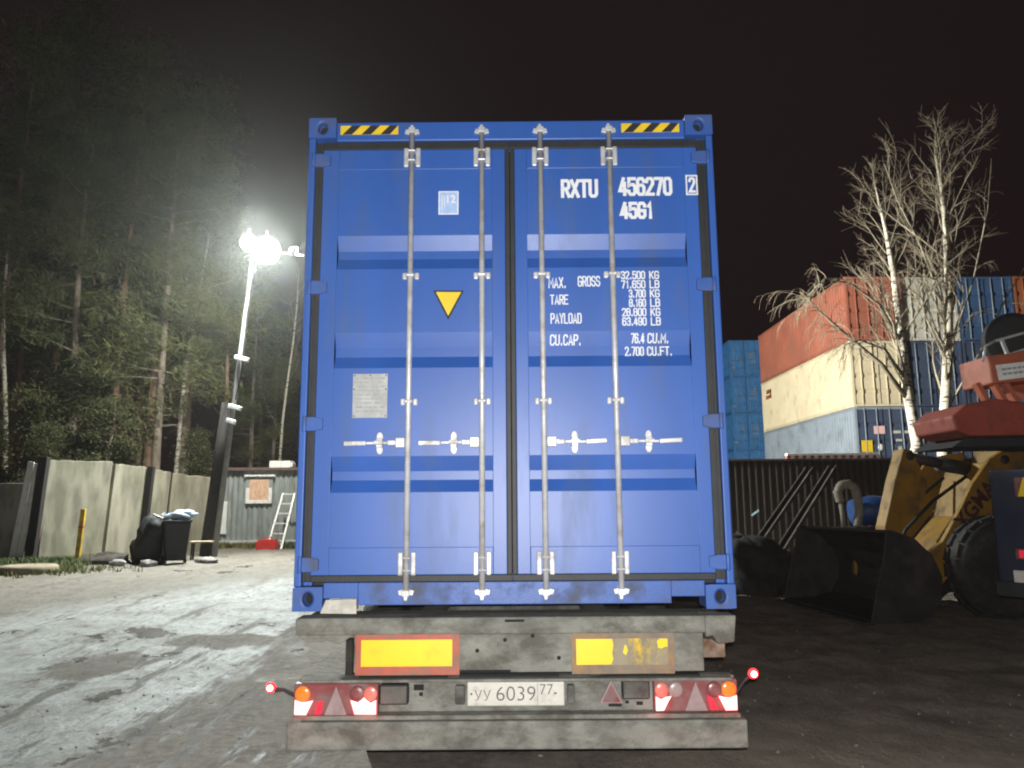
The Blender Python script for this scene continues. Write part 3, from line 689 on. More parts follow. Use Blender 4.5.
    T('MAX.', .217, .322, 1.830, 1.896); T('GROSS', .390, .522, 1.838, 1.902)
    T('TARE', .225, .332, 1.730, 1.790); T('PAYLOAD', .226, .408, 1.615, 1.678); T('CU.CAP.', .222, .405, 1.492, 1.552)
    rows = [('32.500', 'KG'), ('71.650', 'LB'), ('3.700', 'KG'), ('8.160', 'LB'), ('28.800', 'KG'), ('63.490', 'LB')]
    for i, (a, u) in enumerate(rows):
        z1 = 1.930-i*.0560; xa = .645 if len(a) == 6 else .688
        T(a, xa, .788, z1-.050, z1); T(u, .812, .870, z1-.050, z1)
    T('76.4', .695, .775, 1.500, 1.556); T('CU.M.', .792, .918, 1.500, 1.556)
    T('2.700', .660, .772, 1.426, 1.482); T('CU.FT.', .790, .938, 1.426, 1.482)
    return root
blue_container()
p = MB()
p.poly([(-1.062, 4.352, 1.171), (-.862, 4.350, 1.168), (-.868, 4.366, 1.243), (-1.035, 4.366, 1.241)])
p.poly([(-1.035, 4.3665, 1.241), (-.868, 4.3665, 1.243), (-.862, 4.3505, 1.168), (-1.062, 4.3525, 1.171)])
p.box(-1.03, -.87, 4.368, 4.45, 1.186, 1.235)
o = p.build('paper_wad', M['paper']); tag(o, 'crumpled white paper stuffed in the notch under the blue container', 'paper')

# ------------------------------------------------------------------ trailer
def wheel_pair(root, x, y, side):
    t = MB()
    for dx in (0, .36):
        xx = x-side*dx
        t.lathe([(.28, -.14), (.46, -.15), (.51, -.11), (.52, 0), (.51, .11), (.46, .15), (.28, .14)], (xx, y, .52), (1, 0, 0), 32)
    ty = t.build('wheel', M['tyre'], root)
    r = MB(); r.lathe([(.05, .16), (.12, .15), (.14, .05), (.26, .08), (.28, .135), (.285, -.1)], (x, y, .52), (side, 0, 0), 24)
    r.build('rim', M['rim'], ty)
def trailer():
    root = empty('semi_trailer', (0, 4.36, 0), label='dusty grey container trailer with lit tail lamps under the blue container', cat='trailer')
    # main rails and cross members
    f = MB()
    for s in (-1, 1):
        f.box(s*.48-.06, s*.48+.06, .12, 12.0, 1.10, 1.148); f.box(s*.48-.008, s*.48+.008, .12, 12.0, .80, 1.10); f.box(s*.48-.06, s*.48+.06, .12, 12.0, .77, .80)
    for y in (1.2, 2.6, 4.0, 6.0, 8.0, 10.0): f.box(-.47, .47, y, y+.08, .85, 1.05)
    for y in (.08, 6.0, 11.8): f.box(-1.15, 1.15, y+.05, y+.20, 1.03, 1.146)
    f.build('chassis_rails', M['dusty_dark'], root)
    # rear beam
    b = MB()
    b.box(-1.185, 1.035, -.045, .12, 1.062, 1.150)
    b.box(-.868, 1.022, -.030, .10, .860, 1.061)
    b.prism([(1.036, 1.035), (1.075, 1.045), (1.10, 1.00), (1.19, 1.01), (1.205, 1.15), (1.036, 1.15)], -.035, .10)
    b.prism([(-1.185, 1.061), (-1.12, 1.018), (-1.02, 1.03), (-.94, 1.012), (-.87, 1.061)], -.028, .09)
    b.build('rear_beam', M['dusty'], root, 0.008)
    sl = MB()
    sl.box(-.05, .055, -.0475, -.044, 1.125, 1.138); sl.box(-.52, -.02, -.032, -.029, .861, .875)
    for x, z in ((-.52, .985), (-.05, 1.03), (-.2, .975), (.24, .935), (.85, .98), (.1, 1.05), (.62, 1.04)):
        sl.lathe([(.008, 0), (.011, .004)], (x, -.0305, z) if z < 1.06 else (x, -.046, z), (0, -1, 0), 10)
    sl.build('bolt_holes', M['hole'], root)
    p = MB(); p.box(-1.10, -.88, .12, .19, 1.02, 1.14); p.build('twist_lock', M['dusty_rust'], root, .005)
    p = MB(); p.box(.90, 1.18, .13, .22, .90, 1.0); p.build('twist_lock', M['dusty_rust'], root, .005)
    # reflective panels
    for nm, x0, x1, i0, i1, mb_, my in (('left', -.858, -.295, -.826, -.335, 'refl_red', 'refl_yel'), ('right', .308, .862, .332, .828, 'refl_red_worn', 'refl_yel_worn')):
        t = MB(); t.box(x0, x1, -.036, -.0305, .850, 1.066)
        pn = t.build('reflective_panel', M[my if False else mb_], root, .002)
        pn['label'] = 'bright reflective panel with red border' if nm == 'left' else 'worn reflective panel with peeling yellow foil'
        t = MB(); t.box(i0, i1, -.0385, -.0362, .897, 1.034)
        t.build('reflective_foil', M[my], pn)
        if nm == 'right':
            z0, z1 = .899, 1.032; yy = -.0392
            for ol in ([(.334, z0), (.520, z0+.002), (.532, z0+.03), (.526, z0+.06), (.534, z0+.10), (.528, z1), (.334, z1)],
                       [(.775, z1-.046), (.790, z1-.052), (.818, z1-.040), (.826, z1-.045), (.826, z1), (.786, z1), (.770, z1-.012)],
                       [(.585, z1-.07), (.600, z1-.085), (.612, z1-.06), (.602, z1-.03), (.594, z1-.035)]):
                t = MB(); t.prism(ol, yy, -.0386); t.build('foil_remnant', M['refl_yel'], pn)
    # light bar
    b = MB(); b.box(-1.168, 1.188, .005, .09, .655, .832); b.box(-1.175, 1.192, -.075, .09, .632, .655)
    b.box(-1.140, 1.165, -.055, .005, .816, .832)
    lb = b.build('lamp_bar', M['dusty'], root, .005)
    d = MB()
    for x0, x1, z0, z1 in ((-.545, -.490, .765, .795), (-.515, -.495, .735, .755), (.505, .575, .675, .690), (.655, .69, .682, .700), (.595, .615, .69, .705)):
        d.box(x0, x1, .0015, .0045, z0, z1)
    d.build('bar_opening', M['hole'], lb, .0)
    gp = MB(); gp.box(-.84, -.36, -.02, .05, .8325, .842); gp.box(-.30, .24, .0, .05, .8325, .848); gp.box(.45, 1.0, -.01, .05, .8325, .841)  # dark strips stand in for shade between rear beam and lamp bar
    gp.build('beam_gap_shade', M['hole'], root)
    # grey mud-caked lamps between
    for x0, x1, z0, z1 in ((-.722, -.568, .702, .806), (.574, .722, .722, .822)):
        q = MB(); q.box(x0, x1, -.050, .004, z0, z1); mm = q.build('reversing_lamp', M['black'], root, .010)
        q = MB(); q.box(x0+.008, x1-.008, -.056, -.0505, z0+.008, z1-.008); q.build('lens', M['dusty_dark'], mm, .004)
    q = MB(); q.prism([(.452, .694), (.585, .694), (.5185, .818)], -.02, .004)
    tr = q.build('triangle_reflector', M['lens_grey'], root, .006)
    q = MB(); q.prism([(.468, .703), (.569, .703), (.5185, .798)], -.0235, -.0202); q.build('lens', M['lens_red'], tr)
    # number plate
    q = MB(); q.box(-.255, .268, -.012, .0, .684, .808); fr = q.build('number_plate', M['numplate'], root, .006)
    yy = -.0135
    text_obj('УУ', -.216, -.128, .714, .768, M['ink'], fr, y=yy, bold=-.012)
    text_obj('6039', -.098, .112, .712, .785, M['ink'], fr, y=yy, bold=-.012)
    text_obj('77', .136, .206, .742, .795, M['ink'], fr, y=yy, bold=-.012)
    q = MB(); q.box(.1225, .1245, yy, -.0122, .688, .803); q.box(.212, .226, yy, -.0122, .745, .753); q.box(-.238, -.228, yy, -.0122, .742, .752)
    q.build('plate_detail', M['ink'], fr)
    for x0, x1 in ((-.318, -.266), (.282, .322)):
        q = MB(); q.box(x0, x1, -.045, .004, .70, .796); q.build('plate_lamp', M['dusty_dark'], root, .008)
    # tail lamps
    def tail(x_in, x_out, z0, z1, left):
        s = 1 if x_out > x_in else -1; w = abs(x_out-x_in)
        def X(u): return x_out - s*u*w/0.45          # u measured from the outer end
        q = MB(); xa, xb = sorted((x_in, x_out)); q.box(xa, xb, -.050, .004, z0, z1)
        lamp = q.build('tail_lamp', M['lens_red'], root, .010)
        lamp['label'] = 'left tail lamp, lit' if left else 'right tail lamp, lit'
        yf = -.0505; zm = z0+(z1-z0)*.60; r = .040
        def P(pts, name, mat, t=.006):
            pl = [(X(u), z0+v*(z1-z0)) for u, v in pts]; k = MB(); k.prism(pl, yf-t, yf); pn = k.build(name, M['lit_edge' if mat == 'lit' else mat], lamp, .002)
            if mat == 'lit':
                cx = sum(p[0] for p in pl)/len(pl); cz = sum(p[1] for p in pl)/len(pl)
                k = MB(); k.prism([(cx+(p[0]-cx)*.93, cz+(p[1]-cz)*.93) for p in pl], yf-t-.0015, yf-t-.0002); k.build('glow_core', M['lit'], pn)
            return pn
        def D(u, name, mat, rr=r):
            k = MB(); k.lathe([(rr, 0), (rr, .008), (rr*.8, .013), (rr*.3, .015)], (X(u), yf-.0065, z0+(z1-z0)*.70), (0, -1, 0), 24); return k.build(name, M[mat], lamp)
        P([(.165, .04), (.285, .04), (.225, .92)], 'triangle_reflector', 'lens_grey')
        P([(.006, .05), (.070, .04), (.108, .50), (.075, .46), (.045, .44), (.006, .52)], 'lit_panel', 'lit')
        D(.050, 'turn_lens', 'lens_amber')
        for u in ((.05, .40) if left else (.06, .415)): light('lamp_glow', 'POINT', (X(u), -.13, z0+.03), .4, (1, .10, .08), .03, parent=lamp)
        if left:
            D(.340, 'lens', 'lens_red'); D(.410, 'lens', 'lens_pink', .038)
            P([(.300, .50), (.325, .05), (.444, .04), (.444, .50), (.415, .40), (.385, .52), (.372, .62), (.345, .42), (.320, .46)], 'lit_panel', 'lit')
            P([(.112, .06), (.150, .06), (.160, .48), (.125, .46)], 'lens', 'lit_dim', .003)
        else:
            D(.335, 'lens', 'lens_grey'); D(.410, 'lens', 'lens_pink', .038)
            P([(.372, .36), (.400, .05), (.444, .04), (.444, .50), (.415, .40), (.385, .48), (.355, .50)], 'lit_panel', 'lit')
            D(.128, 'lens', 'lens_red')
            P([(.108, .06), (.150, .06), (.165, .50), (.135, .44)], 'lens', 'lit_dim', .003)
    tail(-.727, -1.178, .648, .814, True); tail(.742, 1.188, .658, .824, False)
    # marker lamps on rubber stalks
    for s, tip in ((-1, (-1.311, -.02, .790)), (1, (1.284, -.02, .845))):
        q = MB(); q.tube([(s*1.165, .02, .735), (s*1.20, .0, .750), (s*1.245 if s < 0 else 1.235, -.01, .775 if s < 0 else .805), (tip[0]-s*.022, tip[1], tip[2]-.012)], [.016, .011, .010, .014], 8)
        st = q.build('marker_stalk', M['black'], root)
        q = MB(); q.lathe([(.008, -.022), (.023, -.014), (.028, 0), (.024, .014), (.006, .020)], tip, (0, -1, 0), 16)
        ml = q.build('marker_lamp', M['marker'], st)
        q = MB(); q.lathe([(.004, .012), (.016, .014), (.015, .021), (.004, .025)], tip, (0, -1, 0), 14); q.build('bulb', M['marker_core'], ml)
        light('marker_glow', 'POINT', (tip[0], tip[1]-.06, tip[2]), .5, (1, .03, .03), .02, parent=ml)
    for pts, nm in ((((-.40, .06, .86), (-.30, .02, .80), (-.12, .05, .815), (.10, .06, .86)), 'cable'), (((.30, .03, .865), (.42, -.01, .84), (.60, .02, .835), (.74, .03, .85)), 'cable')):
        q = MB(); q.tube(pts, .007, 6); q.build(nm, M['rubber'], root)
    # underrun bar
    q = MB(); q.box(-1.225, 1.246, -.005, .115, .460, .606)
    q.build('underrun_bar', M['dusty'], root, .010)
    q = MB()
    for s in (-1, 1): q.box(s*.7-.04, s*.7+.04, .12, .20, .50, .77)
    q.box(-1.15, 1.15, .10, .20, .607, .640)
    q.build('bar_bracket', M['dusty_dark'], root)
    # running gear
    for y in (2.2, 3.51, 4.82):
        q = MB(); q.tube([(-.95, y, .52), (.95, y, .52)], .07, 12); q.build('axle', M['dusty_dark'], root)
        for s in (-1, 1): wheel_pair(root, s*1.06, y, s)
    for s in (-1, 1):
        q = MB(); q.box(s*1.02-.20, s*1.02+.20, 1.42, 1.44, .25, .95); q.build('mud_flap', M['tyre'], root)
        q = MB(); q.box(s*.65-.06, s*.65+.06, 9.2, 9.32, .10, 1.10); q.box(s*.65-.14, s*.65+.14, 9.12, 9.40, .06, .10); q.build('landing_leg', M['dusty_dark'], root)
trailer()

# ------------------------------------------------------------------ floodlight mast on the left
def mast():
    bx, by, bz = -8.05, 21.02, gz(-8.05, 21.0)-.03
    root = empty('floodlight_mast', (bx, by, bz), label='tall leaning pale pole carrying the glaring floodlights above the shed', cat='lamp post')
    top = Vector((.67, 0, 8.5))
    q = MB(); q.tube([(0, 0, 0), tuple(top*.5), tuple(top)], [.078, .066, .046], 12); q.build('pole', M['pole'], root)
    q = MB(); q.bar(tuple(top+Vector((-.30, 0, .15))), tuple(top+Vector((1.45, 0, -.12))), .05, .05); q.bar(tuple(top-Vector((0, 0, .25))), tuple(top+Vector((0, 0, .45))), .06, .06)
    q.build('cross_arm', M['lamp_body'], root)
    q = MB(); q.tube([tuple(top+Vector((.1, -.05, -.3))), tuple(top*.90+Vector((.16, -.06, 0))), tuple(top*.8+Vector((.08, -.06, 0))), tuple(top*.62+Vector((.13, -.07, 0))), tuple(top*.5+Vector((.06, -.08, 0)))], .018, 6)
    q.bar(tuple(top*.86+Vector((0, 0, 0))), tuple(top*.88+Vector((.38, 0, .1))), .03, .03)
    q.build('cable', M['rubber'], root)
    for t, w in ((.635, .30), (.475, .26), (.43, .16)):
        c = top*t; q = MB(); q.bar((c.x-.10, -.10, c.z+.05), (c.x+w, -.12, c.z-.04), .10, .12); q.build('insulator', M['white_paint'], root, .02)
    heads = (((top.x-.10, -.10, 8.74), (-3, -16, -8.4), .24), ((top.x+.42, -.12, 8.50), (9, 4, -4.5), .40))
    for i, (c, aim, hw) in enumerate(heads):
        c = Vector(c); d = Vector((.15, -1, -.30)).normalized()
        x = d.cross(Vector((0, 0, 1))).normalized(); z = x.cross(d)
        Mx = Matrix(((x.x, d.x, z.x, c.x), (x.y, d.y, z.y, c.y), (x.z, d.z, z.z, c.z), (0, 0, 0, 1)))
        q = MB(); q.lathe([(hw*.35, -.26), (hw*.6, -.22), (hw, -.06), (hw, .02), (hw*.93, .02)], c, d, 28)
        q.bar(tuple(c-d*.08+z*hw), tuple(c-d*.08+z*(hw+.15)), .05, .05)
        h = q.build('floodlight', M['lamp_body'], root)
        q = MB(); q.lathe([(hw*.92, .021), (hw*.9, .05), (hw*.6, .09), (hw*.2, .11)], c, d, 28); q.build('lens', M['lamp_lens'], h)
        p = c+d*.45
        if i == 1:
            light('yard_beam', 'SPOT', p, YARD_W, (0.93, 1.0, 0.95), .25, (4.5, -14.5, -8.5), 140, .9, root)
        else:
            ad = Vector((25, 19, 1)).normalized(); hc = Vector((top.x+1.2, -.10, 8.50)); light('stack_fill', 'SPOT', hc+ad*.3, STACK_W, (1.0, 0.97, 0.88), .2, (25, 19, 1.0), 116, .6, root)  # added spot on this mast, brightens the container stack
            light('wood_fill', 'SPOT', c+Vector((.3, .5, .5)), WOOD_W, (1.0, 1.0, 0.90), .2, (-4.0, 14, -2.5), 140, .9, root)  # added back-facing spot without a head, brightens wood and cabin
            light('lamp_spill', 'POINT', c+Vector((.3, -.7, .55)), SPILL_W, (1.0, 1.0, 0.92), .2, parent=root)  # added bare point standing in for spill from the heads
    q = MB(); q.lathe([(.05, -.14), (.09, -.12), (.13, -.02), (.13, .02)], hc, ad, 20); h = q.build('floodlight', M['lamp_body'], root)  # small head added at the arm end to house the stack spot
    q = MB(); q.lathe([(.12, .021), (.11, .04), (.03, .05)], hc, ad, 20); q.build('lens', M['lamp_lens'], h)
    return root
mast()
q = MB(); q.tube([(-8.33, 21.3, .3), (-8.10, 21.3, 3.0), (-7.97, 21.3, 4.6)], [.24, .21, .18], 12)
o = q.build('timber_post', M['wood_dark']); tag(o, 'thick dark leaning timber post right behind the floodlight mast', 'post')

# ------------------------------------------------------------------ concrete wall on the left
def concrete_wall():
    P = [(-11.66, 18.9), (-10.62, 20.2), (-10.18, 21.4), (-10.02, 22.3), (-9.25, 23.9)]
    H = [(2.92, 2.93), (2.88, 2.83), (2.80, 2.73), (2.72, 2.62)]
    root = empty('concrete_wall', (P[0][0], P[0][1], 0), label='stained yellowish concrete slab wall leaning behind the black bins', cat='wall')
    bx, by = P[0]
    for i in range(4):
        (x0, y0), (x1, y1) = P[i], P[i+1]; d = Vector((x1-x0, y1-y0, 0)); L = d.length; d.normalize(); nrm = Vector((-d.y, d.x, 0))
        a = .03 if i else 0.0; hl, hr = H[i]; n = 10; b = MB(); rr = random.Random(i)
        lean = .16
        def pt(t, z, off):
            p = Vector((x0-bx, y0-by, 0))+d*t+nrm*off; return (p.x+lean*z/2.9, p.y, z)
        out = [(a, .2), (L-.05, .2), (L-.05, hr)]
        for k in range(1, n): t = L-.05-(L-.05-a)*k/n; out.append((t, hr+(hl-hr)*k/n+rr.uniform(-.025, .015)))
        out.append((a, hl))
        bb = len(b.v); m = len(out)
        for off in (0, .16): b.v += [pt(t, z, off) for t, z in out]
        b.face(range(bb, bb+m)); b.face([bb+m+k for k in range(m)][::-1])
        for k in range(m): j = (k+1) % m; b.face((bb+k, bb+m+k, bb+m+j, bb+j))
        b.build('wall_panel', M['conc'], root, .015)
        if i in (0, 2):
            q = MB(); z1 = 2.98 if i == 0 else 2.85; w = .22 if i == 0 else .16; s = .06 if i == 0 else -.06
            c0, c1 = pt(s-w/2, .1, -.06), pt(s-w/2, z1, -.06)
            q.bar(c0, c1, w, .16, up=(0, 1, 0)); q.build('wall_post', M['wood_dark'], root, .01)
    return root
concrete_wall()
q = MB(); q.prism([(-15.6, .2), (-12.25, .2), (-12.05, 2.36), (-12.6, 2.37), (-13.4, 2.33), (-15.4, 2.36)], 19.25, 19.42)
o = q.build('concrete_slab', M['conc_grey'], None, .02); tag(o, 'lower grey concrete wall slab at the far left edge of the yard', 'wall')
q = MB()
for x0 in (0, .17): q.box(x0, x0+.15, 0, .03, 0, 2.6 - x0*.2)
o = q.build('metal_sheet', M['white_paint'], None, .006); o.location = (-12.22, 18.9, .3); o.rotation_euler = (0, radians(6.5), 0)
tag(o, 'narrow pale metal strips standing between grey slab and stained concrete wall', 'metal sheet')
q = MB(); q.box(-.055, .055, -.04, .04, 0, 1.32); q.mi = 1; q.box(-.058, .058, -.043, .043, .86, .93)
o = q.build('marker_post', [M['yellow_post'], M['stripe_red']], None, .008); o.location = (-10.45, 18.75, gz(-10.7, 18.7)-.02); o.rotation_euler = (0, radians(3), 0)
tag(o, 'short yellow rusty post in front of the concrete wall', 'post')
q = MB(); q.tube([(0, 0, 0), (.03, 0, .5), (.09, 0, .95)], .022, 6)
o = q.build('steel_rod', M['rust']); o.location = (-11.35, 18.65, .38); tag(o, 'thin rusty rod upright in the grass left of the yellow post', 'rod')
q = MB(); q.lathe([(.30, 0), (.52, .0), (.55, .03), (.56, .14), (.52, .18), (.33, .19), (.30, .17)], (0, 0, 0), (0, 0, 1), 28)
o = q.build('concrete_ring', pm('tan_concrete', (0.19, 0.155, 0.105), 0.9, 0, 0.25, 6)); o.location = (-10.35, 16.75, .37); tag(o, 'flat round pale ring lying on the grass near the concrete wall', 'ring')

# bins and rubbish
def bin_(loc, rz, s, label):
    root = empty('wheelie_bin', loc, (0, 0, rz), label, 'bin', 'black rubbish bins by the concrete wall')
    q = MB(); b = len(q.v)
    for z, w, d in ((.10, .22, .24), (1.0, .29, .35)): q.v += [(-w*s, -d*s, z*s), (w*s, -d*s, z*s), (w*s, d*s, z*s), (-w*s, d*s, z*s)]
    for f in ((0,1,2,3), (4,5,6,7), (0,1,5,4), (1,2,6,5), (2,3,7,6), (3,0,4,7)): q.face([b+i for i in f])
    q.build('body', M['bin_black'], root, .02)
    q = MB(); q.box(-.31*s, .31*s, -.39*s, .38*s, 1.0*s, 1.05*s); q.tube([(-.25*s, .42*s, 1.0*s), (.25*s, .42*s, 1.0*s)], .02, 8); q.build('lid', M['bin_black'], root, .015)
    for sx in (-1, 1):
        q = MB(); q.lathe([(.02, -.03), (.10*s, -.03), (.10*s, .03), (.02, .03)], (sx*.25*s, .24*s, .10*s), (1, 0, 0), 16); q.build('wheel', M['tyre'], root)
    return root
bin_((-8.05, 18.6, gz(-8.0, 18.6)-.01), .5, .98, 'black wheelie bin topped with a pale blue bag, nearest the mast')
def blob(mb, c, r, n=10, seed=0, jag=.35, squash=1.0):
    rr = random.Random(seed); off = Vector((rr.uniform(0, 50),)*3); b = len(mb.v); m = n*2
    for i in range(n+1):
        th = pi*i/n
        for k in range(m):
            ph = 2*pi*k/m; d = Vector((sin(th)*cos(ph), sin(th)*sin(ph), cos(th)))
            rad = 1+jag*mnoise.noise(d*1.8+off)+jag*.5*mnoise.noise(d*4.5+off)
            mb.v.append((c[0]+d.x*r[0]*rad, c[1]+d.y*r[1]*rad, c[2]+d.z*r[2]*rad*squash))
    for i in range(n):
        for k in range(m): k2 = (k+1) % m; mb.face((b+i*m+k, b+i*m+k2, b+(i+1)*m+k2, b+(i+1)*m+k), True)
q = MB(); blob(q, (0, 0, .10), (.32, .26, .12), 10, 4, .5); blob(q, (.18, -.02, .14), (.15, .16, .11), 8, 9, .5)
o = q.build('plastic_bag', M['bag_blue']); o.location = (-7.95, 18.6, gz(-8, 18.6)+1.02); tag(o, 'crumpled pale blue plastic bag on top of the black wheelie bin', 'bag')
q = MB(); blob(q, (0, 0, .50), (.40, .36, .60), 12, 12, .28); blob(q, (.2, -.1, .85), (.28, .25, .30), 9, 13, .4); blob(q, (-.22, .05, .35), (.30, .3, .40), 9, 14, .4)
o = q.build('rubbish_sack', M['bin_black']); o.location = (-8.75, 18.9, gz(-8.7, 18.9)-.02); tag(o, 'bulging black rubbish sacks leaning on the left of the wheelie bin', 'rubbish bag')
q = MB(); q.bar((0, 0, 0), (.35, -.05, -.14), .10, .03)
o = q.build('cardboard_scrap', M['rubbish']); o.location = (-8.60, 18.55, gz(-8.6, 18.5)+1.16); tag(o, 'pale scrap strip lying on the black rubbish sacks', 'rubbish')
root = empty('low_stool', (-7.95, 19.9, gz(-7.95, 19.9)), (0, 0, .2), 'small low wooden stool beside the wheelie bin', 'stool')
q = MB(); q.box(-.26, .26, -.18, .18, .43, .47); q.build('seat', M['wood_pale'], root, .006)
for sx in (-1, 1):
    for sy in (-1, 1):
        q = MB(); q.bar((sx*.22, sy*.14, 0), (sx*.20, sy*.13, .429), .04, .04); q.build('leg', M['wood_dark'], root)
for (x, y, sx, lab, seed) in ((-7.30, 18.7, .22, 'white and dark bundle on the ground right of the wheelie bin', 21), (-8.35, 17.9, .20, 'crumpled white rubbish on the ground in front of the wheelie bin', 22),
                              (-9.15, 18.1, .18, 'small pale rubbish scrap on the ground left of the sacks', 23)):
    q = MB(); blob(q, (0, 0, .06), (sx, .13, .09), 8, seed, .5); q.mi = 1
    if seed == 21: blob(q, (-.05, .05, .02), (sx*1.2, .16, .08), 8, 30, .4)
    o = q.build('rubbish', [M['rubbish'], M['bin_black']]); o.location = (x, y, gz(x, y)); tag(o, lab, 'rubbish')
q = MB(); blob(q, (0, 0, 0), (.75, .35, .26), 12, 40, .5); blob(q, (-.5, .1, 0), (.45, .3, .18), 10, 41, .5)
o = q.build('soil_heap', M['soil']); o.location = (-9.75, 18.75, gz(-9.7, 18.7)-.02); tag(o, 'low dark soil heap at the foot of the concrete wall', 'soil heap')

# ------------------------------------------------------------------ shed
def shed():
    y0 = 26.1; root = empty('site_cabin', (-10.15, y0, gz(-9.7, 26)), (0, 0, radians(4)), 'grey corrugated site cabin with white framed window beside the mast', 'cabin')
    Lx, D, zb, zt = 5.6, 2.4, .20, 2.52
    q = MB(); corrugate(q, 'x', 0, Lx, 0, .035, zb, zt, .17); corrugate(q, 'x', 0, Lx, D, .035, zb, zt, .17)
    corrugate(q, 'y', 0.01, D, 0, .035, zb, zt, .17); corrugate(q, 'y', 0.01, D, Lx-.035, .035, zb, zt, .17)
    q.build('wall', M['shed'], root)
    q = MB(); q.box(-.10, Lx+.10, -.14, D+.14, zt, zt+.10); q.build('roof', M['roof_brown'], root, .01)
    q = MB(); q.box(-.02, Lx+.02, -.03, D+.03, zb-.10, zb-.002); q.build('base_rail', M['white_paint'], root, .004)
    for x in (.3, 2.7, 5.2):
        for y in (.2, D-.3): q = MB(); q.box(x, x+.25, y, y+.25, -.2, zb-.102); q.build('footing', M['wood_dark'], root)
    wx0, wx1, wz0, wz1 = 1.10, 1.96, 1.42, 2.28
    q = MB(); q.box(wx0-.02, wx1+.02, -.045, -.005, wz0, wz1); wn_ = q.build('window', M['shed'], root)
    q = MB(); t = .11
    q.box(wx0, wx1, -.075, -.046, wz0, wz0+t); q.box(wx0, wx0+t, -.075, -.046, wz0+t, wz0+.52); q.box(wx1-t, wx1, -.075, -.046, wz0+t, wz0+.52)
    q.box(wx0-.06, wx1+.10, -.12, -.046, wz1+.04, wz1+.10)
    q.build('frame', M['white_paint'], wn_, .006)
    q = MB(); q.box(wx0+t, wx1-t, -.052, -.046, wz0+t, wz1-.06); q.build('pane', M['ply'], wn_)
    q = MB(); q.box(.30, .50, -.05, -.01, .42, 1.50); q.build('white_board', M['white_paint'], root, .005)
shed()
q = MB(); q.box(0, .75, 0, .5, 0, .26); q.box(.70, .80, .05, .45, .05, .20)
o = q.build('roof_box', M['white_paint'], None, .02); o.location = (-8.55, 26.9, gz(-8, 26)+2.63); tag(o, 'white box on the roof of the grey site cabin', 'box')
root = empty('step_ladder', (-7.95, 24.6, gz(-7.9, 24.6)), (0, 0, radians(-6)), 'white ladder leaning against the grey site cabin', 'ladder')
for x0, x1 in ((.18, .14), (.64, .54)):
    q = MB(); q.bar((x0, 0, 0), (x1, 1.2, 1.75), .055, .035); q.build('rail', M['white_paint'], root)
for k in range(6):
    t = (k+.5)/5.6; xa = .18-.04*t; xb = .64-.10*t
    q = MB(); q.bar((xa, 1.2*t, 1.75*t), (xb, 1.2*t, 1.75*t), .05, .035); q.build('rung', M['white_paint'], root)
q = MB(); q.box(0, .62, 0, .4, 0, .26); q.box(.05, .57, .05, .35, .26, .31); q.tube([(.2, .2, .31), (.2, .2, .37), (.42, .2, .37), (.42, .2, .31)], .015, 6)
o = q.build('fuel_can', M['red_plastic'], None, .03); o.location = (-8.0, 24.2, gz(-8, 24)); tag(o, 'red plastic can on the ground under the white ladder', 'can')

# grass fringe
def grass():
    rr = random.Random(5); q = MB()
    def tuft(x, y, h, n):
        for _ in range(n):
            a = rr.uniform(0, 2*pi); px, py = x+rr.gauss(0, .06), y+rr.gauss(0, .06); hh = h*rr.uniform(.5, 1.2); w = .012; l = rr.uniform(.2, .7)*hh
            z = gz(px, py)-.01; b = len(q.v)
            q.v += [(px-w*sin(a), py+w*cos(a), z), (px+w*sin(a), py-w*cos(a), z), (px+cos(a)*l, py+sin(a)*l, z+hh)]; q.face((b, b+1, b+2))
    for _ in range(900):
        t = rr.random(); x = -14.5+t*4.6; y = 18.9+(.9*max(0, x+11.3))-abs(rr.gauss(0, 1.0)); tuft(x, y, .20, 14)
    for _ in range(260): tuft(rr.uniform(-10, -5.5), 25.9-abs(rr.gauss(0, .5)), .22, 14)
    for _ in range(220): tuft(-10.4+rr.gauss(0, .9), 16.9+rr.gauss(0, .5), .13, 10)
    o = q.build('grass', M['grass'], recalc=False); tag(o, 'ragged green grass along the foot of the wall and cabin', 'grass', kind='stuff')
grass()

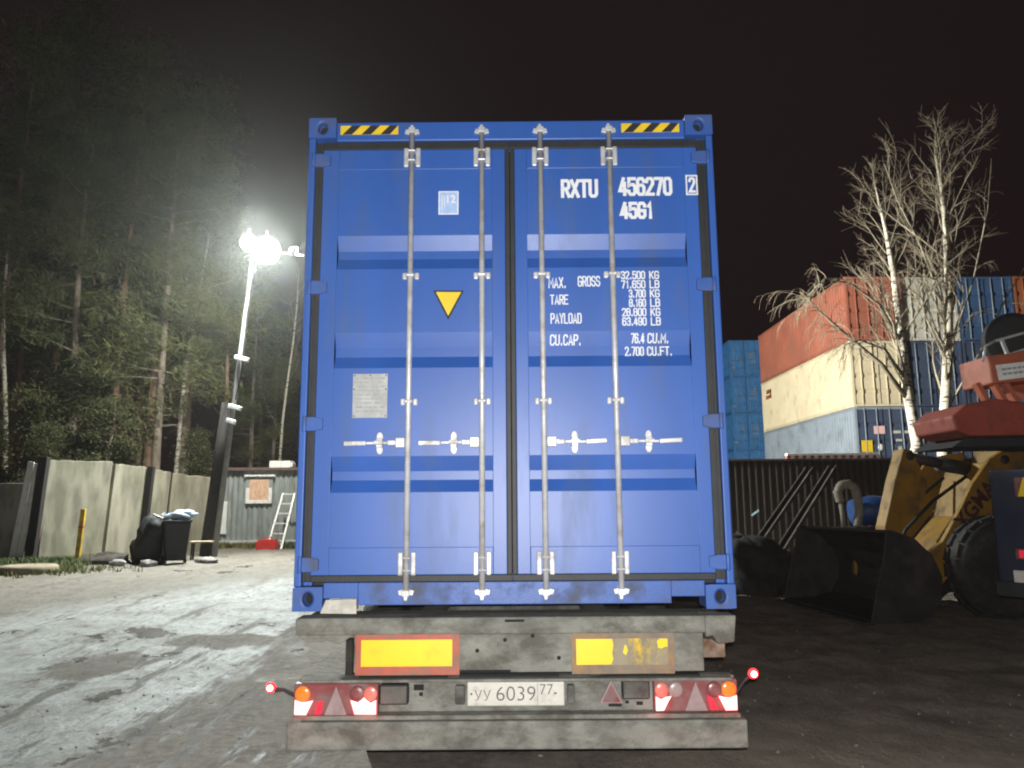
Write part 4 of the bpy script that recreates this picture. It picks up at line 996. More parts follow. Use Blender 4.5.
# ------------------------------------------------------------------ wood behind the wall
def pine_meshes(seed, H, crown0, spread, leafy=False):
    rr = random.Random(seed); tr = MB(); cr = MB()
    ph = rr.uniform(0, 6); pts = []; rad = []
    for i in range(13):
        t = i/12; pts.append((.35*sin(ph+t*4)*t, .3*cos(ph*1.3+t*3.4)*t, H*t)); rad.append(.17*(1-t)**.8+.025)
    tr.tube(pts, rad, 9)
    def at_(z):
        t = max(0, min(.999, z/H))*12; i = int(t); a, b = Vector(pts[i]), Vector(pts[i+1]); return a+(b-a)*(t-i)
    def clump(c, size):
        n = 40 if not leafy else 44
        for _ in range(n):
            d = Vector((rr.gauss(0, 1), rr.gauss(0, 1), rr.gauss(.25, .8))).normalized(); s = size*rr.uniform(.5, 1.0)
            p = c+Vector((rr.gauss(0, 1), rr.gauss(0, 1), rr.gauss(0, .6)))*size*.75
            u = d.cross(Vector((rr.random(), rr.random(), rr.random()))).normalized()*(.017 if not leafy else .038)
            b = len(cr.v)
            s *= .30 if leafy else .75
            cr.v += [tuple(p-u), tuple(p+u), tuple(p+d*s+u*.5), tuple(p+d*s-u*.5)]; cr.face((b, b+1, b+2, b+3))
    for _ in range(7):      # dead snags below the crown
        z = rr.uniform(.25, crown0)*H; a = rr.uniform(0, 2*pi); L = rr.uniform(.4, 1.4); p = at_(z)
        tr.tube([p, p+Vector((cos(a)*L*.6, sin(a)*L*.6, .1)), p+Vector((cos(a)*L, sin(a)*L, -.15))], [.03, .018, .006], 4)
    nb = 46
    for k in range(nb):
        t = k/nb; z = H*(crown0+(1-crown0)*t**.9); prof = (1-t)**.65*(.55+.45*min(1, t*4)); L = spread*prof*rr.uniform(.55, 1.15)+.35
        a = rr.uniform(0, 2*pi); p = at_(z); up = rr.uniform(-.15, .45); bp = [p]
        for s in range(1, 4): bp.append(p+Vector((cos(a+.2*s*rr.uniform(-1, 1))*L*s/3, sin(a)*L*s/3, up*L*s/3+rr.uniform(-.1, .1))))
        tr.tube(bp, [.045*(1-t)+.015, .03, .02, .006], 4)
        m = int(4+L*3.2)
        for _ in range(m):
            q = rr.uniform(.35, 1.05); i = min(2, int(q*3)); f = q*3-i; c = bp[i]+(bp[i+1]-bp[i])*f
            clump(c+Vector((rr.gauss(0, .22), rr.gauss(0, .22), rr.gauss(.05, .14)))*(.6+L*.3), rr.uniform(.30, .55))
    return tr, cr
WOOD = 'trees of the dark wood behind the concrete wall'
def proto(name, seed, H, crown0, spread, bark, leafmat, leafy, label):
    tr, cr = pine_meshes(seed, H, crown0, spread, leafy)
    root = empty(name, (0, 0, 0), label=label, cat='tree', group=WOOD)
    tr.build('trunk', M[bark], root, recalc=False); cr.build('crown', M[leafmat], root, recalc=False); return root
lp = 'tall dark green pine with bare lower trunk in the wood behind the wall'
ll = 'bushy olive leafed young tree low in the wood behind the wall'
protos = [proto('pine_tree', 1, 20, .42, 2.7, 'pine_bark', 'needle', False, lp), proto('pine_tree', 2, 18, .30, 2.9, 'grey_bark', 'needle', False, lp),
          proto('pine_tree', 3, 22, .50, 2.5, 'pine_bark', 'needle', False, lp), proto('young_tree', 4, 8, .18, 2.0, 'grey_bark', 'leaf', True, ll)]
used = [False]*4
def plant(k, x, y, s, rz):
    o = protos[k] if not used[k] else copy_tree(protos[k]); used[k] = True
    o.location = (x, y, gz(x, y)-.05); o.rotation_euler = (0, 0, rz); o.scale = (s, s, s)
rr = random.Random(11)
spots = []
for row, (yy, n) in enumerate(((27.5, 8), (31, 9), (35.5, 9), (41, 9))):
    for i in range(n):
        t = (i+.5)/n; ang = -36+t*27+rr.uniform(-1.2, 1.2); y = yy+rr.uniform(-1.2, 1.2); x = y*math.tan(radians(ang))
        if x > -6.6 - (y-26)*.14: continue
        if y < 29.5 and x > -11: continue
        if x/y > -.30: continue
        spots.append((x, y, row))
for i, (x, y, row) in enumerate(spots): plant((0, 1, 2, 1, 0, 2, 0)[i % 7], x, y, rr.uniform(.85, 1.12)*(1 if x/y < -.42 else .72), rr.uniform(0, 6.28))
for x, y, s in ((-15.0, 24.8, .50), (-13.6, 25.6, .62), (-11.4, 27.2, .50), (-17.8, 26, .55), (-15.8, 27.5, .8)): plant(3, x, y, s, rr.uniform(0, 6.28))

# bare birches
def limb(mb, p, d, L, r, rr, depth, droop=0.0, twig=None, lift=.25):
    """recursive bare branch"""
    n = 5; pts = [p.copy()]; rad = [r]; q = p.copy(); dd = d.normalized(); st = L/n
    for i in range(n):
        dd = (dd+Vector((rr.gauss(0, .10), rr.gauss(0, .10), rr.gauss(0, .07)+lift*.12-droop*.30))).normalized()
        q = q+dd*st; pts.append(q.copy()); rad.append(max(.003, r*(1-(i+1)/n*.75)))
    (mb if depth > 0 or twig is None else twig).tube(pts, rad, 5 if r > .03 else 3, cap=False)
    if depth <= 0: return
    k = 5 if depth > 1 else 6
    for j in range(k):
        t = rr.uniform(.25, 1.0)*n; i = min(n-1, int(t)); c = pts[i]+(pts[i+1]-pts[i])*(t-i); td = (pts[i+1]-pts[i]).normalized()
        side = td.cross(Vector((rr.gauss(0, 1), rr.gauss(0, 1), rr.gauss(0, 1)))).normalized()
        nd = (td*rr.uniform(.6, 1.0)+side*rr.uniform(.35, .8)).normalized()
        limb(mb, c, nd, L*rr.uniform(.30, .55), max(.0045, r*.42), rr, depth-1, droop+((.12 if lift > 0 else .9) if depth == 1 else .0), twig, lift)
def birch(name, base, trunk_pts, trunk_r, seed, label, extra=(), nb=16, group=None, b0=.38, spread=.5, blen=2.4):
    rr = random.Random(seed); root = empty(name, base, label=label, cat='tree', group=group)
    t_ = MB(); pts = [Vector(p) for p in trunk_pts]; n = len(pts)
    rad = [trunk_r*(1-i/(n-1))**.8+.018 for i in range(n)]; t_.tube(pts, rad, 10)
    l_ = MB(); w_ = MB(); H = pts[-1].z
    for k in range(nb):
        f = b0+(1-b0)*(k+rr.random())/nb*.97; u = f*(n-1); i = min(n-2, int(u)); c = pts[i]+(pts[i+1]-pts[i])*(u-i)
        a = rr.uniform(0, 2*pi); d = Vector((cos(a)*spread, sin(a)*spread, rr.uniform(.75, 1.2)))
        limb(l_, c, d, blen*(1.15-f*.65)*rr.uniform(.7, 1.2), max(.012, trunk_r*.34*(1.1-f)), rr, 2, 0, w_)
    for path, r0, dens in extra:
        pp = [Vector(p) for p in path]; m = len(pp); l_.tube(pp, [r0*(1-i/(m-1)*.75) for i in range(m)], 6)
        for _ in range(dens):
            f = rr.uniform(.25, 1.0)**.7; u = f*(m-1); i = min(m-2, int(u)); c = pp[i]+(pp[i+1]-pp[i])*(u-i); td = (pp[i+1]-pp[i]).normalized()
            d = td*.6+Vector((rr.gauss(0, .45), rr.gauss(0, .45), rr.gauss(.05, .35)))
            limb(l_, c, d, rr.uniform(.6, 1.3), .014, rr, 1, .5, w_, 0)
    t_.build('trunk', M['birch'], root, recalc=False); l_.build('limbs', M['limb'], root, recalc=False); w_.build('twigs', M['twig'], root, recalc=False)
    return root
birch('birch_tree', (10.65, 22.2, 0), [(.25, 0, 0), (.12, 0, 1.6), (.95, 0, 3.3), (.80, 0, 4.9), (.74, 0, 6.6), (.72, .05, 8.4), (.62, .1, 9.8), (.42, .1, 11.2)], .20, 61,
      'white birch with a big pale drooping branch reaching left, nearest the blue container',
      extra=(([(.83, 0, 4.6), (.0, -.2, 5.7), (-.9, -.4, 6.4), (-1.7, -.5, 7.1), (-2.35, -.6, 7.75)], .075, 26), ([(.80, 0, 5.2), (.1, -.3, 6.1), (-.7, -.5, 6.35), (-1.2, -.5, 6.2)], .05, 16),
             ([(.76, 0, 6.3), (0, -.4, 7.4), (-.9, -.6, 8.0), (-1.7, -.8, 8.1), (-2.2, -.8, 7.6)], .045, 22)), nb=22, b0=.42, spread=.55, blen=2.9)
birch('birch_tree', (12.45, 23.0, 0), [(.1, 0, 0), (.2, 0, 2.2), (.45, 0, 4.2), (.75, 0, 6.3), (.95, 0, 8.2), (1.05, 0, 10.4), (1.08, .1, 11.4), (1.0, .1, 12.6)], .19, 62,
      'bare upright birch with many steep limbs rising above the orange crane', nb=28, b0=.30, spread=.52, blen=3.1,
      extra=(([(.5, 0, 4.4), (1.5, -.4, 6.2), (2.3, -.5, 7.7), (3.1, -.6, 8.9)], .035, 4), ([(.75, 0, 6.2), (1.6, -.2, 8.4), (2.2, -.3, 10.6), (2.5, -.3, 12.3)], .035, 6), ([(.85, 0, 7.2), (.1, -.2, 9.5), (-.5, -.2, 11.0), (-.8, -.2, 12.2)], .045, 8)))
bl = 'slim pale birch trunk standing among the pines behind the wall'
for i, (x, y, H, ln) in enumerate(((-17.6, 26.6, 12, -.3), (-13.2, 29.4, 12, .5), (-10.3, 33.5, 12, .3), (-15.4, 28.4, 9, .3))):
    pp = [(ln*t*2+.12*sin(i+t*7), .1*sin(t*5), H*t) for t in [k/7 for k in range(8)]]
    birch('birch_tree', (x, y, gz(x, y)-.05), pp, (.095, .085, .055, .08)[i], 80+i, bl, nb=8, b0=.35, spread=.5, blen=2.2, group='pale birch trunks in the wood behind the wall')

# ------------------------------------------------------------------ right: fence, container stacks
def fence():
    root = empty('corrugated_fence', (1.0, 21.5, 0), label='dark brown corrugated metal fence behind the wheel loader', cat='fence')
    q = MB(); corrugate(q, 'x', 0, 22, 0, .035, .05, 2.90, .19); q.build('sheeting', M['fence'], root)
    q = MB(); q.box(-.02, 22.02, -.01, .06, 2.901, 2.95); q.box(0, 22, .05, .10, .6, .68); q.box(0, 22, .05, .10, 2.2, 2.28); q.build('rail', M['roof_brown'], root)
    for k in range(9): q = MB(); q.box(k*2.7, k*2.7+.08, .101, .18, 0, 2.9); q.build('post', M['channel'], root)
fence()
root = empty('striped_board', (7.55, 21.40, 2.952), label='long white and red striped board lying along the fence top', cat='board')
q = MB(); q.box(0, 2.55, 0, .16, .08, .14); q.build('top_lath', M['white_paint'], root, .006)
q = MB()
for k in range(24): q.mi = k % 2; q.box(k*.108, (k+1)*.108, .02, .10, 0, .079)
q.build('striped_edge', [M['stripe_red'], M['white_paint']], root)
q = MB(); q.bar((0, 0, 0), (.20, 0, .14), .012, .05)
o = q.build('slit_strip', M['cyan']); o.location = (6.50, 21.46, 1.40); tag(o, 'short pale cyan tape strip painted as light through a gap in the corrugated fence', 'slit')  # solid strip stands in for light through a fence gap

def stack_proto():
    """a 40 foot container seen from its door end at -y"""
    root = empty('stacked_container', (0, 0, 0)); L, H, Wd = 12.19, 2.90, 1.219
    q = MB()
    corrugate(q, 'y', .12, L-.12, -Wd, .036, .16, H-.12); corrugate(q, 'y', .12, L-.12, Wd-.036, .036, .16, H-.12)
    q.box(-Wd+.05, Wd-.05, .1, L-.03, H-.05, H-.02); q.box(-Wd+.05, Wd-.05, .1, L-.03, .05, .14); corrugate(q, 'x', -Wd+.04, Wd-.04, L-.06, .036, .16, H-.1)
    q.build('walls', M['teal'], root, recalc=False)
    q = MB()
    for s in (-1, 1):
        xa, xb = sorted((s*Wd, s*(Wd-.10)))
        q.box(xa, xb, 0, .12, .12, H-.12); q.box(xa, xb, L-.12, L, .12, H-.12)
        xa, xb = sorted((s*(Wd-.002), s*(Wd-.06)))
        q.box(xa, xb, .17, L-.17, H-.12, H-.01); q.box(xa, xb, .17, L-.17, .01, .16)
        xa, xb = sorted((s*(Wd+.003), s*(Wd-.16)))
        for y0 in (-.003, L-.17):
            for z0 in (0, H-.12): q.box(xa, xb, y0, y0+.173, z0, z0+.119)
    q.box(-Wd+.16, Wd-.16, .005, .12, H-.12, H-.01); q.box(-Wd+.16, Wd-.16, .005, .12, .02, .14)
    q.build('frame', M['teal'], root, recalc=False)
    for s in (-1, 1):
        q = MB(); xa, xb = sorted((s*.02, s*(Wd-.11))); zs = [.15, .55, .62, .72, .80, 1.25, 1.32, 1.42, 1.50, 2.0, 2.07, 2.17, 2.25, H-.13]; ys = [.03, .03, .07, .07, .03, .03, .07, .07, .03, .03, .07, .07, .03, .03]
        b = len(q.v)
        for z, y in zip(zs, ys): q.v += [(xa, y, z), (xb, y, z)]
        for i in range(len(zs)-1): q.face((b+2*i, b+2*i+1, b+2*i+3, b+2*i+2))
        d = q.build('door', M['teal'], root, recalc=False)
        for bx in (.28, .80):
            q = MB(); q.tube([(s*bx, 0, .08), (s*bx, 0, H-.06)], .024, 6); q.build('locking_bar', M['teal'], d, recalc=False)
    return root
SP = stack_proto(); sp_used = [False]
def recolor(o, m, bars):
    for c in kids(o):
        c.material_slots[0].link = 'OBJECT'; c.material_slots[0].material = m
        for g in kids(c): g.material_slots[0].link = 'OBJECT'; g.material_slots[0].material = bars
def put(x, y, z, mat, label, group, bars='zinc'):
    o = SP if not sp_used[0] else copy_tree(SP)
    sp_used[0] = True
    o.location = (x, y, z); recolor(o, M[mat], M[bars]); tag(o, label, 'container', group); return o
first = None
G1 = 'teal containers stacked far behind the fence'; G2 = 'mixed containers stacked behind the birches'
for k in range(5):
    lab = ['lowest teal container of the far stack', 'second teal container from the ground in the far stack', 'middle teal container of the far stack just above the fence', 'second highest teal container of the far stack', 'topmost teal container of the far stack right of the blue doors'][k]
    c = put(18.25, 60, k*2.90, 'teal', lab, G1, 'c_grey')
    if k >= 1:
        q = MB(); rr = random.Random(90+k)
        for (a, z, w, h) in ((.55, 1.9, .30, .10), (.55, 1.72, .42, .10), (.60, 1.50, .30, .10), (.58, 1.2, .42, .10), (-.95, .6, .35, .12), (-.45, 1.55, .14, .2)):
            a += rr.uniform(-.1, .1); z += rr.uniform(-.1, .1); q.box(a-w/2, a+w/2, .012, .0295, z-h/2, z+h/2)
        q.build('white_marking', M['c_grey'], c)
cols = [(15.87, ['c_grey', 'c_grey', 'c_cream', 'c_red']), (18.38, ['c_navy', 'c_navy', 'c_navy', 'c_white']), (20.89, ['c_blue', 'c_navy', 'c_navy', 'c_blue']), (23.40, ['c_red', 'c_grey', 'c_rust', 'c_rust'])]
labs = [['grey blue container on the ground under another grey blue one', 'grey blue container beneath the cream one with yellow square sticker', 'cream container with small orange mark between red and grey ones', 'brick red container on top of the cream one'],
        ['navy container on the ground beside the grey blue one', 'navy container second from ground behind the white birch trunk', 'navy container directly under the dirty white one', 'dirty white container on top between red and blue ones'],
        ['blue container on the ground behind the orange crane', 'navy container second from ground behind the orange crane', 'navy container under the blue top one', 'mid blue container on top right of the dirty white one'],
        ['brick red container on the ground at far right', 'grey container second from ground at far right', 'rust orange container third from ground at far right', 'rust orange container topmost at the right picture edge']]
for (x, mats), lb in zip(cols, labs):
    for k, (m_, l_) in enumerate(zip(mats, lb)):
        c = put(x, 33.0+(.15 if x > 16 else 0), k*2.90, m_, l_, G2, 'c_grey' if m_ in ('c_navy', 'c_blue') else m_)
        if m_ == 'c_cream':
            q = MB()
            for (y, z, w, h) in ((10.9, 2.25, .8, .22), (10.95, 1.95, .9, .20), (10.6, 2.1, .12, .5)): q.box(-1.235, -1.2195, y-w/2, y+w/2, z-h/2, z+h/2)
            q.build('orange_marking', M['c_rust'], c)
        if k == 1 and x < 17:
            q = MB(); q.box(-1.02, -.56, -.012, .004, .95, 1.45); q.build('yellow_sticker', M['yellow'], c)
            q = MB(); q.box(-.45, .02, -.012, .004, 1.72, 2.06); q.build('pink_sticker', M['pink'], c)
            q = MB(); blob(q, (-.22, 0, 1.15), (.11, .02, .14), 6, 3, .1); q.build('white_sticker', M['white_paint'], c)
            q = MB()
            for (a, z, w, h) in ((.55, 1.80, .30, .12), (.95, 1.80, .26, .12), (.60, 1.45, .26, .10), (.62, 1.1, .14, .2)): q.box(a-w/2, a+w/2, .008, .0285, z-h/2, z+h/2)
            q.build('white_marking', M['c_white'], c)
            for cc in kids(c):
                if cc.name.startswith('door'): cc.material_slots[0].material = M['c_navy']

# ------------------------------------------------------------------ right: loader
def loader():
    root = empty('wheel_loader', (7.25, 13.1, 0), (0, 0, radians(6.5)), 'yellow wheel loader with its black bucket lowered to the ground', 'loader')
    # bucket: local forward is -x
    hw = 1.36; prof = []
    lo = [(-2.30, .02), (-1.75, .02), (-1.38, .10), (-1.20, .34), (-1.16, .66), (-1.28, .96), (-1.55, 1.22), (-1.90, 1.34)]
    inn = [(-1.88, 1.29), (-1.58, 1.17), (-1.34, .93), (-1.23, .66), (-1.27, .38), (-1.42, .17), (-1.76, .08), (-2.27, .065)]
    q = MB(); q.prism(lo+inn, -hw, hw); q.build('bucket', M['bucket'], root, .006)
    for s in (-1, 1):
        q = MB(); q.prism([(-2.32, .015)]+lo[1:]+[(-1.98, 1.30), (-2.05, .95), (-2.20, .45)], s*hw, s*(hw+.03)); q.build('bucket_side', M['bucket'], root, .004)
    q = MB(); q.box(-2.42, -2.28, -hw-.03, hw+.03, .0, .045); q.build('cutting_edge', M['channel'], root)
    # arms
    for s in (-1, 1):
        q = MB(); q.prism([(-1.28, .52), (-1.02, .28), (-.55, .72), (.20, 1.50), (.50, 1.90), (.95, 2.15), (.95, 2.62), (.46, 2.55), (.20, 2.41), (-.15, 2.0), (-.36, 1.66), (-.72, 1.14), (-1.26, .80)], s*.80-.045, s*.80+.045)
        a = q.build('lift_arm', M['loader_yellow'], root, .012)
        if s < 0:
            ang = radians(45.5); Mt = Matrix.Translation((-.56, 0, 1.10)) @ Matrix.Rotation(-ang, 4, 'Y')
            text_obj('XGMA', .26, 1.20, -.02, .24, M['letter_dark'], a, y=s*.80-.048, bold=.03, M4=Mt)
            q = MB(); q.box(.10, 1.15, s*.80-.0475, s*.80-.046, -.165, -.140, Mt); q.build('red_line', M['stripe_red'], a)
    q = MB(); q.prism([(-1.30, .95), (-1.12, .98), (-.55, 1.55), (-.40, 2.05), (-.62, 2.60), (-.78, 2.62), (-.98, 2.10), (-1.22, 1.35)], -.14, .14); q.build('bell_crank', M['loader_yellow'], root, .02)
    q = MB(); q.tube([(-.68, 0, 2.50), (.7, 0, 2.25)], .09, 12); q.tube([(-.1, 0, 2.38), (.5, 0, 2.28)], .12, 12); q.build('tilt_cylinder', M['channel'], root)
    q = MB(); q.box(-1.08, -.92, -.75, .75, .60, .78); q.build('cross_tube', M['loader_yellow'], root, .02)
    for k, (pts) in enumerate((((-1.18, -.3, .85), (-1.0, -.34, 1.3), (-.5, -.36, 1.75), (.1, -.4, 2.15)), ((-1.18, .3, .85), (-.95, .3, 1.4), (-.3, .3, 1.8), (.2, .3, 2.15)))):
        q = MB(); q.tube(pts, .028, 8); q.build('hydraulic_hose', M['rubber'], root)
    for (x, z) in ((-1.16, .62), (.45, 2.40), (-.68, 2.50), (-1.15, 1.10)):
        for s in (-1, 1):
            yy = .85 if (x, z) in ((-1.16, .62), (.45, 2.40)) else .145
            q = MB(); q.lathe([(.02, 0), (.07, 0), (.07, .02), (.03, .03)], (x, s*yy, z), (0, s, 0), 14); q.build('pin', M['channel'], root)
    # frame, body, cab
    q = MB(); q.prism([(-.35, .55), (.75, .55), (.9, 1.3), (.85, 2.35), (.45, 2.38), (.1, 1.5), (-.3, 1.1)], -.55, .55); q.build('front_frame', M['loader_yellow'], root, .02)
    q = MB(); q.prism([(.92, .6), (4.6, .6), (4.7, 1.2), (4.6, 2.05), (2.5, 2.2), (2.45, 1.6), (.95, 1.55)], -.85, .85); q.build('engine_body', M['loader_yellow'], root, .04)
    q = MB(); q.prism([(1.15, 1.56), (2.44, 1.62), (2.44, 3.15), (1.25, 3.15), (1.02, 2.3)], -.72, .72); cb = q.build('cab', M['loader_yellow'], root, .03)
    q = MB()
    for s in (-1, 1): q.prism([(1.22, 1.95), (2.32, 1.95), (2.32, 2.98), (1.36, 2.98), (1.14, 2.3)], s*.722, s*.730)
    q.build('cab_glass', M['glass'], cb)
    for x in (0, 2.85):
        for s in (-1, 1):
            t = MB(); t.lathe([(.36, -.22), (.62, -.24), (.72, -.20), (.75, 0), (.72, .20), (.62, .24), (.36, .22)], (x, s*1.02, .75), (0, 1, 0), 32)
            for k in range(20):
                an = 2*pi*k/20
                for w in (-1, 1):
                    c = Vector((x+.745*cos(an+w*.05), s*1.02+w*.11, .75+.745*sin(an+w*.05))); n_ = Vector((cos(an), 0, sin(an)))
                    t.bar(c-n_*.02, c+n_*.03, .20, .07, up=(0, 1, 0))
            w_ = t.build('wheel', M['tyre'], root)
            t = MB(); t.lathe([(.06, .20), (.16, .19), (.18, .08), (.30, .10), (.36, .215), (.38, .0)], (x, s*1.02, .75), (0, s, 0), 24); t.build('rim', M['loader_yellow'], w_)
        if x == 0:
            for s in (-1, 1):
                q = MB(); q.prism([(.18, 1.56), (.45, 1.60), (.80, 1.38), (.77, 1.34), (.44, 1.55), (.18, 1.52)], s*.78, s*1.28); q.build('mudguard', M['loader_yellow'], root)
loader()

# clutter behind the bucket
def heap(name, loc, r, seed, mat, label, cat):
    q = MB(); blob(q, (0, 0, 0), r, 16, seed, .45); blob(q, (r[0]*.4, .1, 0), (r[0]*.6, r[1]*.6, r[2]*.7), 12, seed+1, .6)
    o = q.build(name, M[mat]); o.location = loc; tag(o, label, cat); return o
heap('scrap_heap', (4.6, 15.8, -.05), (.95, .8, 1.05), 51, 'scrap', 'dark scrap heap between the blue container and the loader bucket', 'heap')
for i, (a, b) in enumerate((((5.25, 18.7, .04), (8.12, 21.28, 2.62)), ((5.90, 18.6, .04), (8.75, 21.28, 2.66)))):
    q = MB(); d = (Vector(b)-Vector(a))
    q.bar(a, b, .20, .02); n_ = d.cross(Vector((0, 0, 1))).normalized()*.10; u = n_.cross(d).normalized()*.05
    for s in (-1, 1): q.bar(tuple(Vector(a)+n_*s+u), tuple(Vector(b)+n_*s+u), .02, .10)
    o = q.build('steel_channel', M['channel']); tag(o, ['dark steel channel leaning on the fence, the one nearer the blue container', 'dark steel channel leaning on the fence, the one nearer the hose'][i], 'steel beam', 'steel channels leaning on the fence')
root = empty('timber_crate', (7.75, 16.7, 0), (0, 0, .1), 'dark timber crate behind the loader bucket', 'crate')
q = MB(); q.box(-1.1, 1.1, -.5, .5, .12, 1.22); q.build('body', M['wood_dark'], root, .01)
q = MB()
for x in (-1.0, 0, 1.0): q.box(x-.06, x+.06, -.53, -.501, .1, 1.24)
q.box(-1.1, 1.1, -.45, .45, .0, .119); q.build('battens', M['wood_dark'], root)
q = MB(); q.tube([(-.95, 0, 0), (-.5, .02, .05), (0, 0, 0), (.5, -.02, .04), (.95, .02, 0)], [.27, .31, .30, .32, .26], 14)
o = q.build('tarp_roll', M['tarp']); o.location = (8.15, 16.65, 1.53); tag(o, 'rolled blue tarpaulin lying on the dark timber crate', 'tarpaulin')
q = MB(); pts = [(0, 0, 1.75), (-.05, .0, 1.95), (.03, 0, 2.10), (.20, 0, 2.13), (.32, 0, 2.05), (.36, -.02, 1.80), (.36, -.04, 1.55), (.28, -.05, 1.24)]
fp = []; fr_ = []
for i in range(len(pts)-1):
    for k in range(5):
        t = k/5; fp.append(tuple(Vector(pts[i]).lerp(Vector(pts[i+1]), t))); fr_.append(.085+.012*((i*5+k) % 2))
fp.append(pts[-1]); fr_.append(.09); q.tube(fp, fr_, 10)
q.tube([(0, 0, 1.75), (.03, .02, 1.5), (.05, .05, 1.24)], .05, 8)
o = q.build('ribbed_hose', M['hose']); o.location = (6.85, 16.4, 0); tag(o, 'pale ribbed hose bent over on top of the dark timber crate', 'hose')
q = MB(); q.box(-.30, .30, -.2, .2, 0, .16); blob(q, (0, 0, .22), (.28, .16, .10), 8, 71, .5)
o = q.build('stone_block', M['wood_pale'], None, .02); o.location = (5.55, 16.6, 0); o.rotation_euler = (0, 0, .2); tag(o, 'pale stone block on the ground left of the loader bucket', 'stone')
q = MB(); q.bar((0, 0, .03), (.55, -.42, .03), .14, .04)
o = q.build('wood_plank', M['rubbish']); o.location = (7.72, 13.05-1.6, .0); tag(o, 'short pale plank on the ground below the crane truck rear', 'plank')

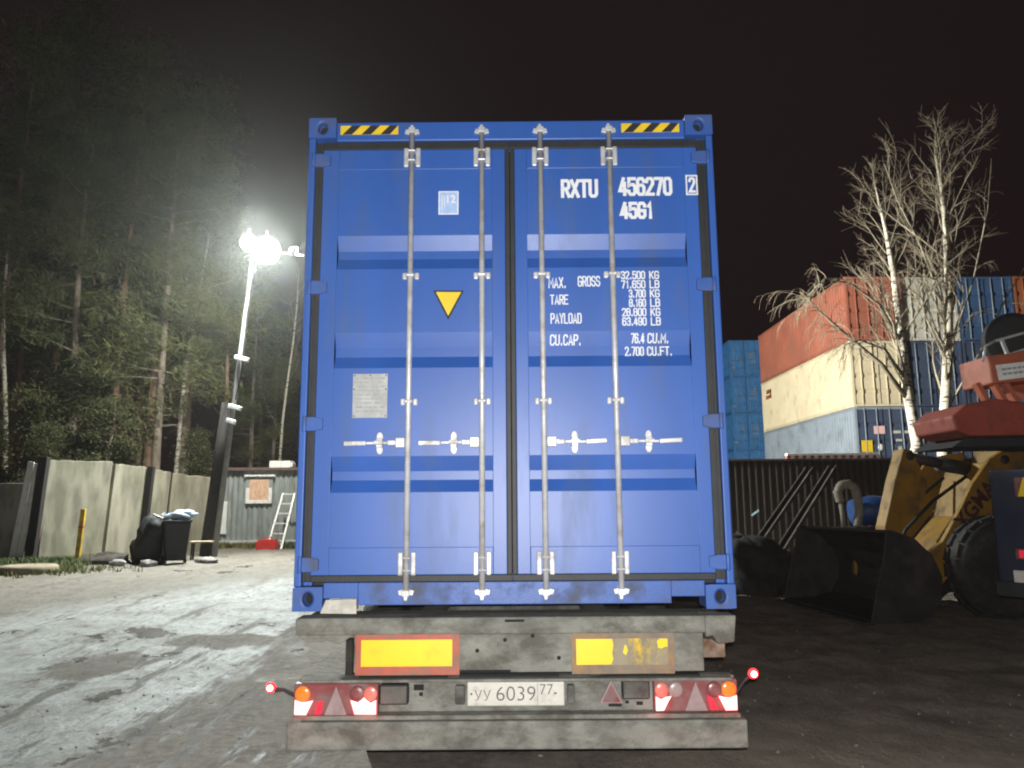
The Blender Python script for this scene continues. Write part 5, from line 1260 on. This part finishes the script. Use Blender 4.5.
# ------------------------------------------------------------------ right: crane truck
def crane():
    H = radians(30); root = empty('crane_truck', (5.26, 6.56, 0), (0, 0, H), 'orange truck crane with navy chassis, its rear at the right picture edge', 'crane truck')
    # chassis, local +x forward
    q = MB(); q.box(0, .10, -1.22, 1.22, .85, 2.05); q.box(.101, 7.5, -.45, .45, .75, 1.15); q.box(.101, 7.5, -1.2, 1.2, 1.16, 1.32); q.build('chassis', M['navy'], root, .02)
    q = MB(); q.prism([(7.6, .7), (9.6, .7), (9.7, 1.6), (9.3, 2.8), (7.6, 2.8)], -1.2, 1.2); q.build('cab', M['navy'], root, .05)
    for x in (1.9, 3.2, 8.3):
        for s in (-1, 1):
            t = MB(); t.lathe([(.28, -.14), (.46, -.15), (.51, -.11), (.52, 0), (.51, .11), (.46, .15), (.28, .14)], (x, s*1.05, .52), (0, 1, 0), 28); w = t.build('wheel', M['tyre'], root)
            t = MB(); t.lathe([(.05, .12), (.14, .12), (.26, .06), (.28, .12), (.285, 0)], (x, s*1.05, .52), (0, s, 0), 20); t.build('rim', M['rim'], w)
    q = MB(); q.box(-.06, 0, -1.22, 1.22, .86, 1.0); q.build('bumper', M['black'], root, .01)
    q = MB(); z0, z1 = 1.79, 1.97; y0, y1 = .55, .98; q.box(-.012, -.001, y0, y1, z0, z1); q.mi = 1
    for k in range(4):
        a = y1-.02-k*.12; q.poly([(-.013, a, z0+.002), (-.013, a-.06, z0+.002), (-.013, max(y0, a-.12), z1-.002), (-.013, max(y0+.01, a-.06), z1-.002)])
    q.build('hazard_plate', [M['lens_red'], M['yellow']], root, recalc=False)
    q = MB(); q.box(-.05, -.001, .62, 1.02, 1.21, 1.31); tl = q.build('tail_lamp', M['lens_red'], root, .01)
    q = MB(); q.box(-.056, -.051, .66, .80, 1.225, 1.295); q.box(-.056, -.051, .86, .98, 1.225, 1.295); q.build('lens', M['lit_dim'], tl)
    q = MB(); q.box(-.075, -.061, .52, 1.04, 1.00, 1.11); q.build('number_plate', M['numplate'], root, .004)
    # superstructure, turned so that its rear lies along world x
    Rm = Matrix.Rotation(-H, 4, 'Z') @ Matrix.Translation((-5.10, -6.56, 0))
    def sup(mb, name, mat, bevel=0, parent=root):
        mb.v = [tuple(Rm @ Vector(p)) for p in mb.v]; return mb.build(name, M[mat], parent, bevel)
    q = MB(); q.prism([(4.27, 2.60), (4.42, 2.72), (4.72, 2.78), (5.0, 2.74), (7.4, 2.80), (7.4, 2.42), (4.45, 2.40), (4.30, 2.46)], 7.75, 8.55); sup(q, 'counterweight', 'crane_dark', .02)
    q = MB(); q.prism([(4.35, 2.30), (7.3, 2.32), (7.3, 2.399), (4.5, 2.399)], 7.95, 8.75); q.box(6.1, 7.4, 8.3, 9.4, 1.33, 2.30); sup(q, 'turntable', 'black', .01)
    q = MB(); q.prism([(4.84, 2.96), (7.0, 3.10), (7.0, 3.42), (5.40, 3.36), (5.05, 3.28), (4.82, 3.26)], 7.95, 8.5)
    q.prism([(5.50, 2.80), (7.0, 2.82), (7.0, 3.09), (5.30, 2.99)], 7.90, 8.45); sup(q, 'winch_housing', 'crane_orange', .02)
    q = MB()
    for x0 in (4.72, 4.90, 5.02): q.bar((x0+.10, 8.05, 2.775), (x0, 8.05, 2.98), .09, .05)
    sup(q, 'strut', 'crane_orange', .005)
    q = MB(); Mt = Matrix.Translation((4.90, 7.945, 2.99)) @ Matrix.Rotation(radians(-6.5), 4, 'Y')
    q.box(0, .46, -.012, 0, 0, .165, Mt); sg = sup(q, 'sign_plate', 'white_paint', .004)
    q = MB()
    for z in (.05, .10):
        x = .05
        while x < .40: q.box(x, x+.045, -.0135, -.0125, z, z+.022, Mt); x += .055
    sup(q, 'sign_print', 'plate_ink', 0, sg)
    ax = (-.25, -1, .05); wc = (5.24, 8.15, 3.46)
    q = MB(); q.lathe([(.21, .06), (.29, .06), (.30, .03), (.30, -.06), (.21, -.06)], wc, ax, 32); wd = sup(q, 'winch_drum', 'black', 0)
    q = MB(); q.lathe([(.02, .0), (.17, .0), (.205, .02), (.205, -.03), (.02, -.03)], wc, ax, 32); sup(q, 'wound_cable', 'green_cable', 0, wd)
    q = MB(); q.bar((4.93, 7.98, 3.42), (5.45, 7.98, 3.56), .025, .025); q.bar((5.0, 7.98, 3.43), (5.05, 7.98, 3.25), .03, .03); q.bar((5.28, 7.98, 3.50), (5.33, 7.98, 3.30), .03, .03); q.bar((5.06, 7.98, 3.27), (5.22, 7.98, 3.32), .03, .03)
    q.tube([(4.93, 7.98, 3.42), (4.82, 7.98, 3.36), (4.78, 7.98, 3.20)], .014, 6); sup(q, 'guard_rail', 'zinc', 0)
    q = MB(); q.lathe([(.03, -.12), (.26, -.12), (.30, -.08), (.30, .08), (.26, .12), (.03, .12)], (5.62, 8.0, 3.60), (.2, -1, 0), 28); q.prism([(5.40, 3.40), (7.6, 3.4), (8.4, 3.9), (8.4, 4.5), (5.8, 3.9), (5.35, 3.62)], 8.15, 8.6); sup(q, 'boom_foot', 'crane_orange', .015)
crane()
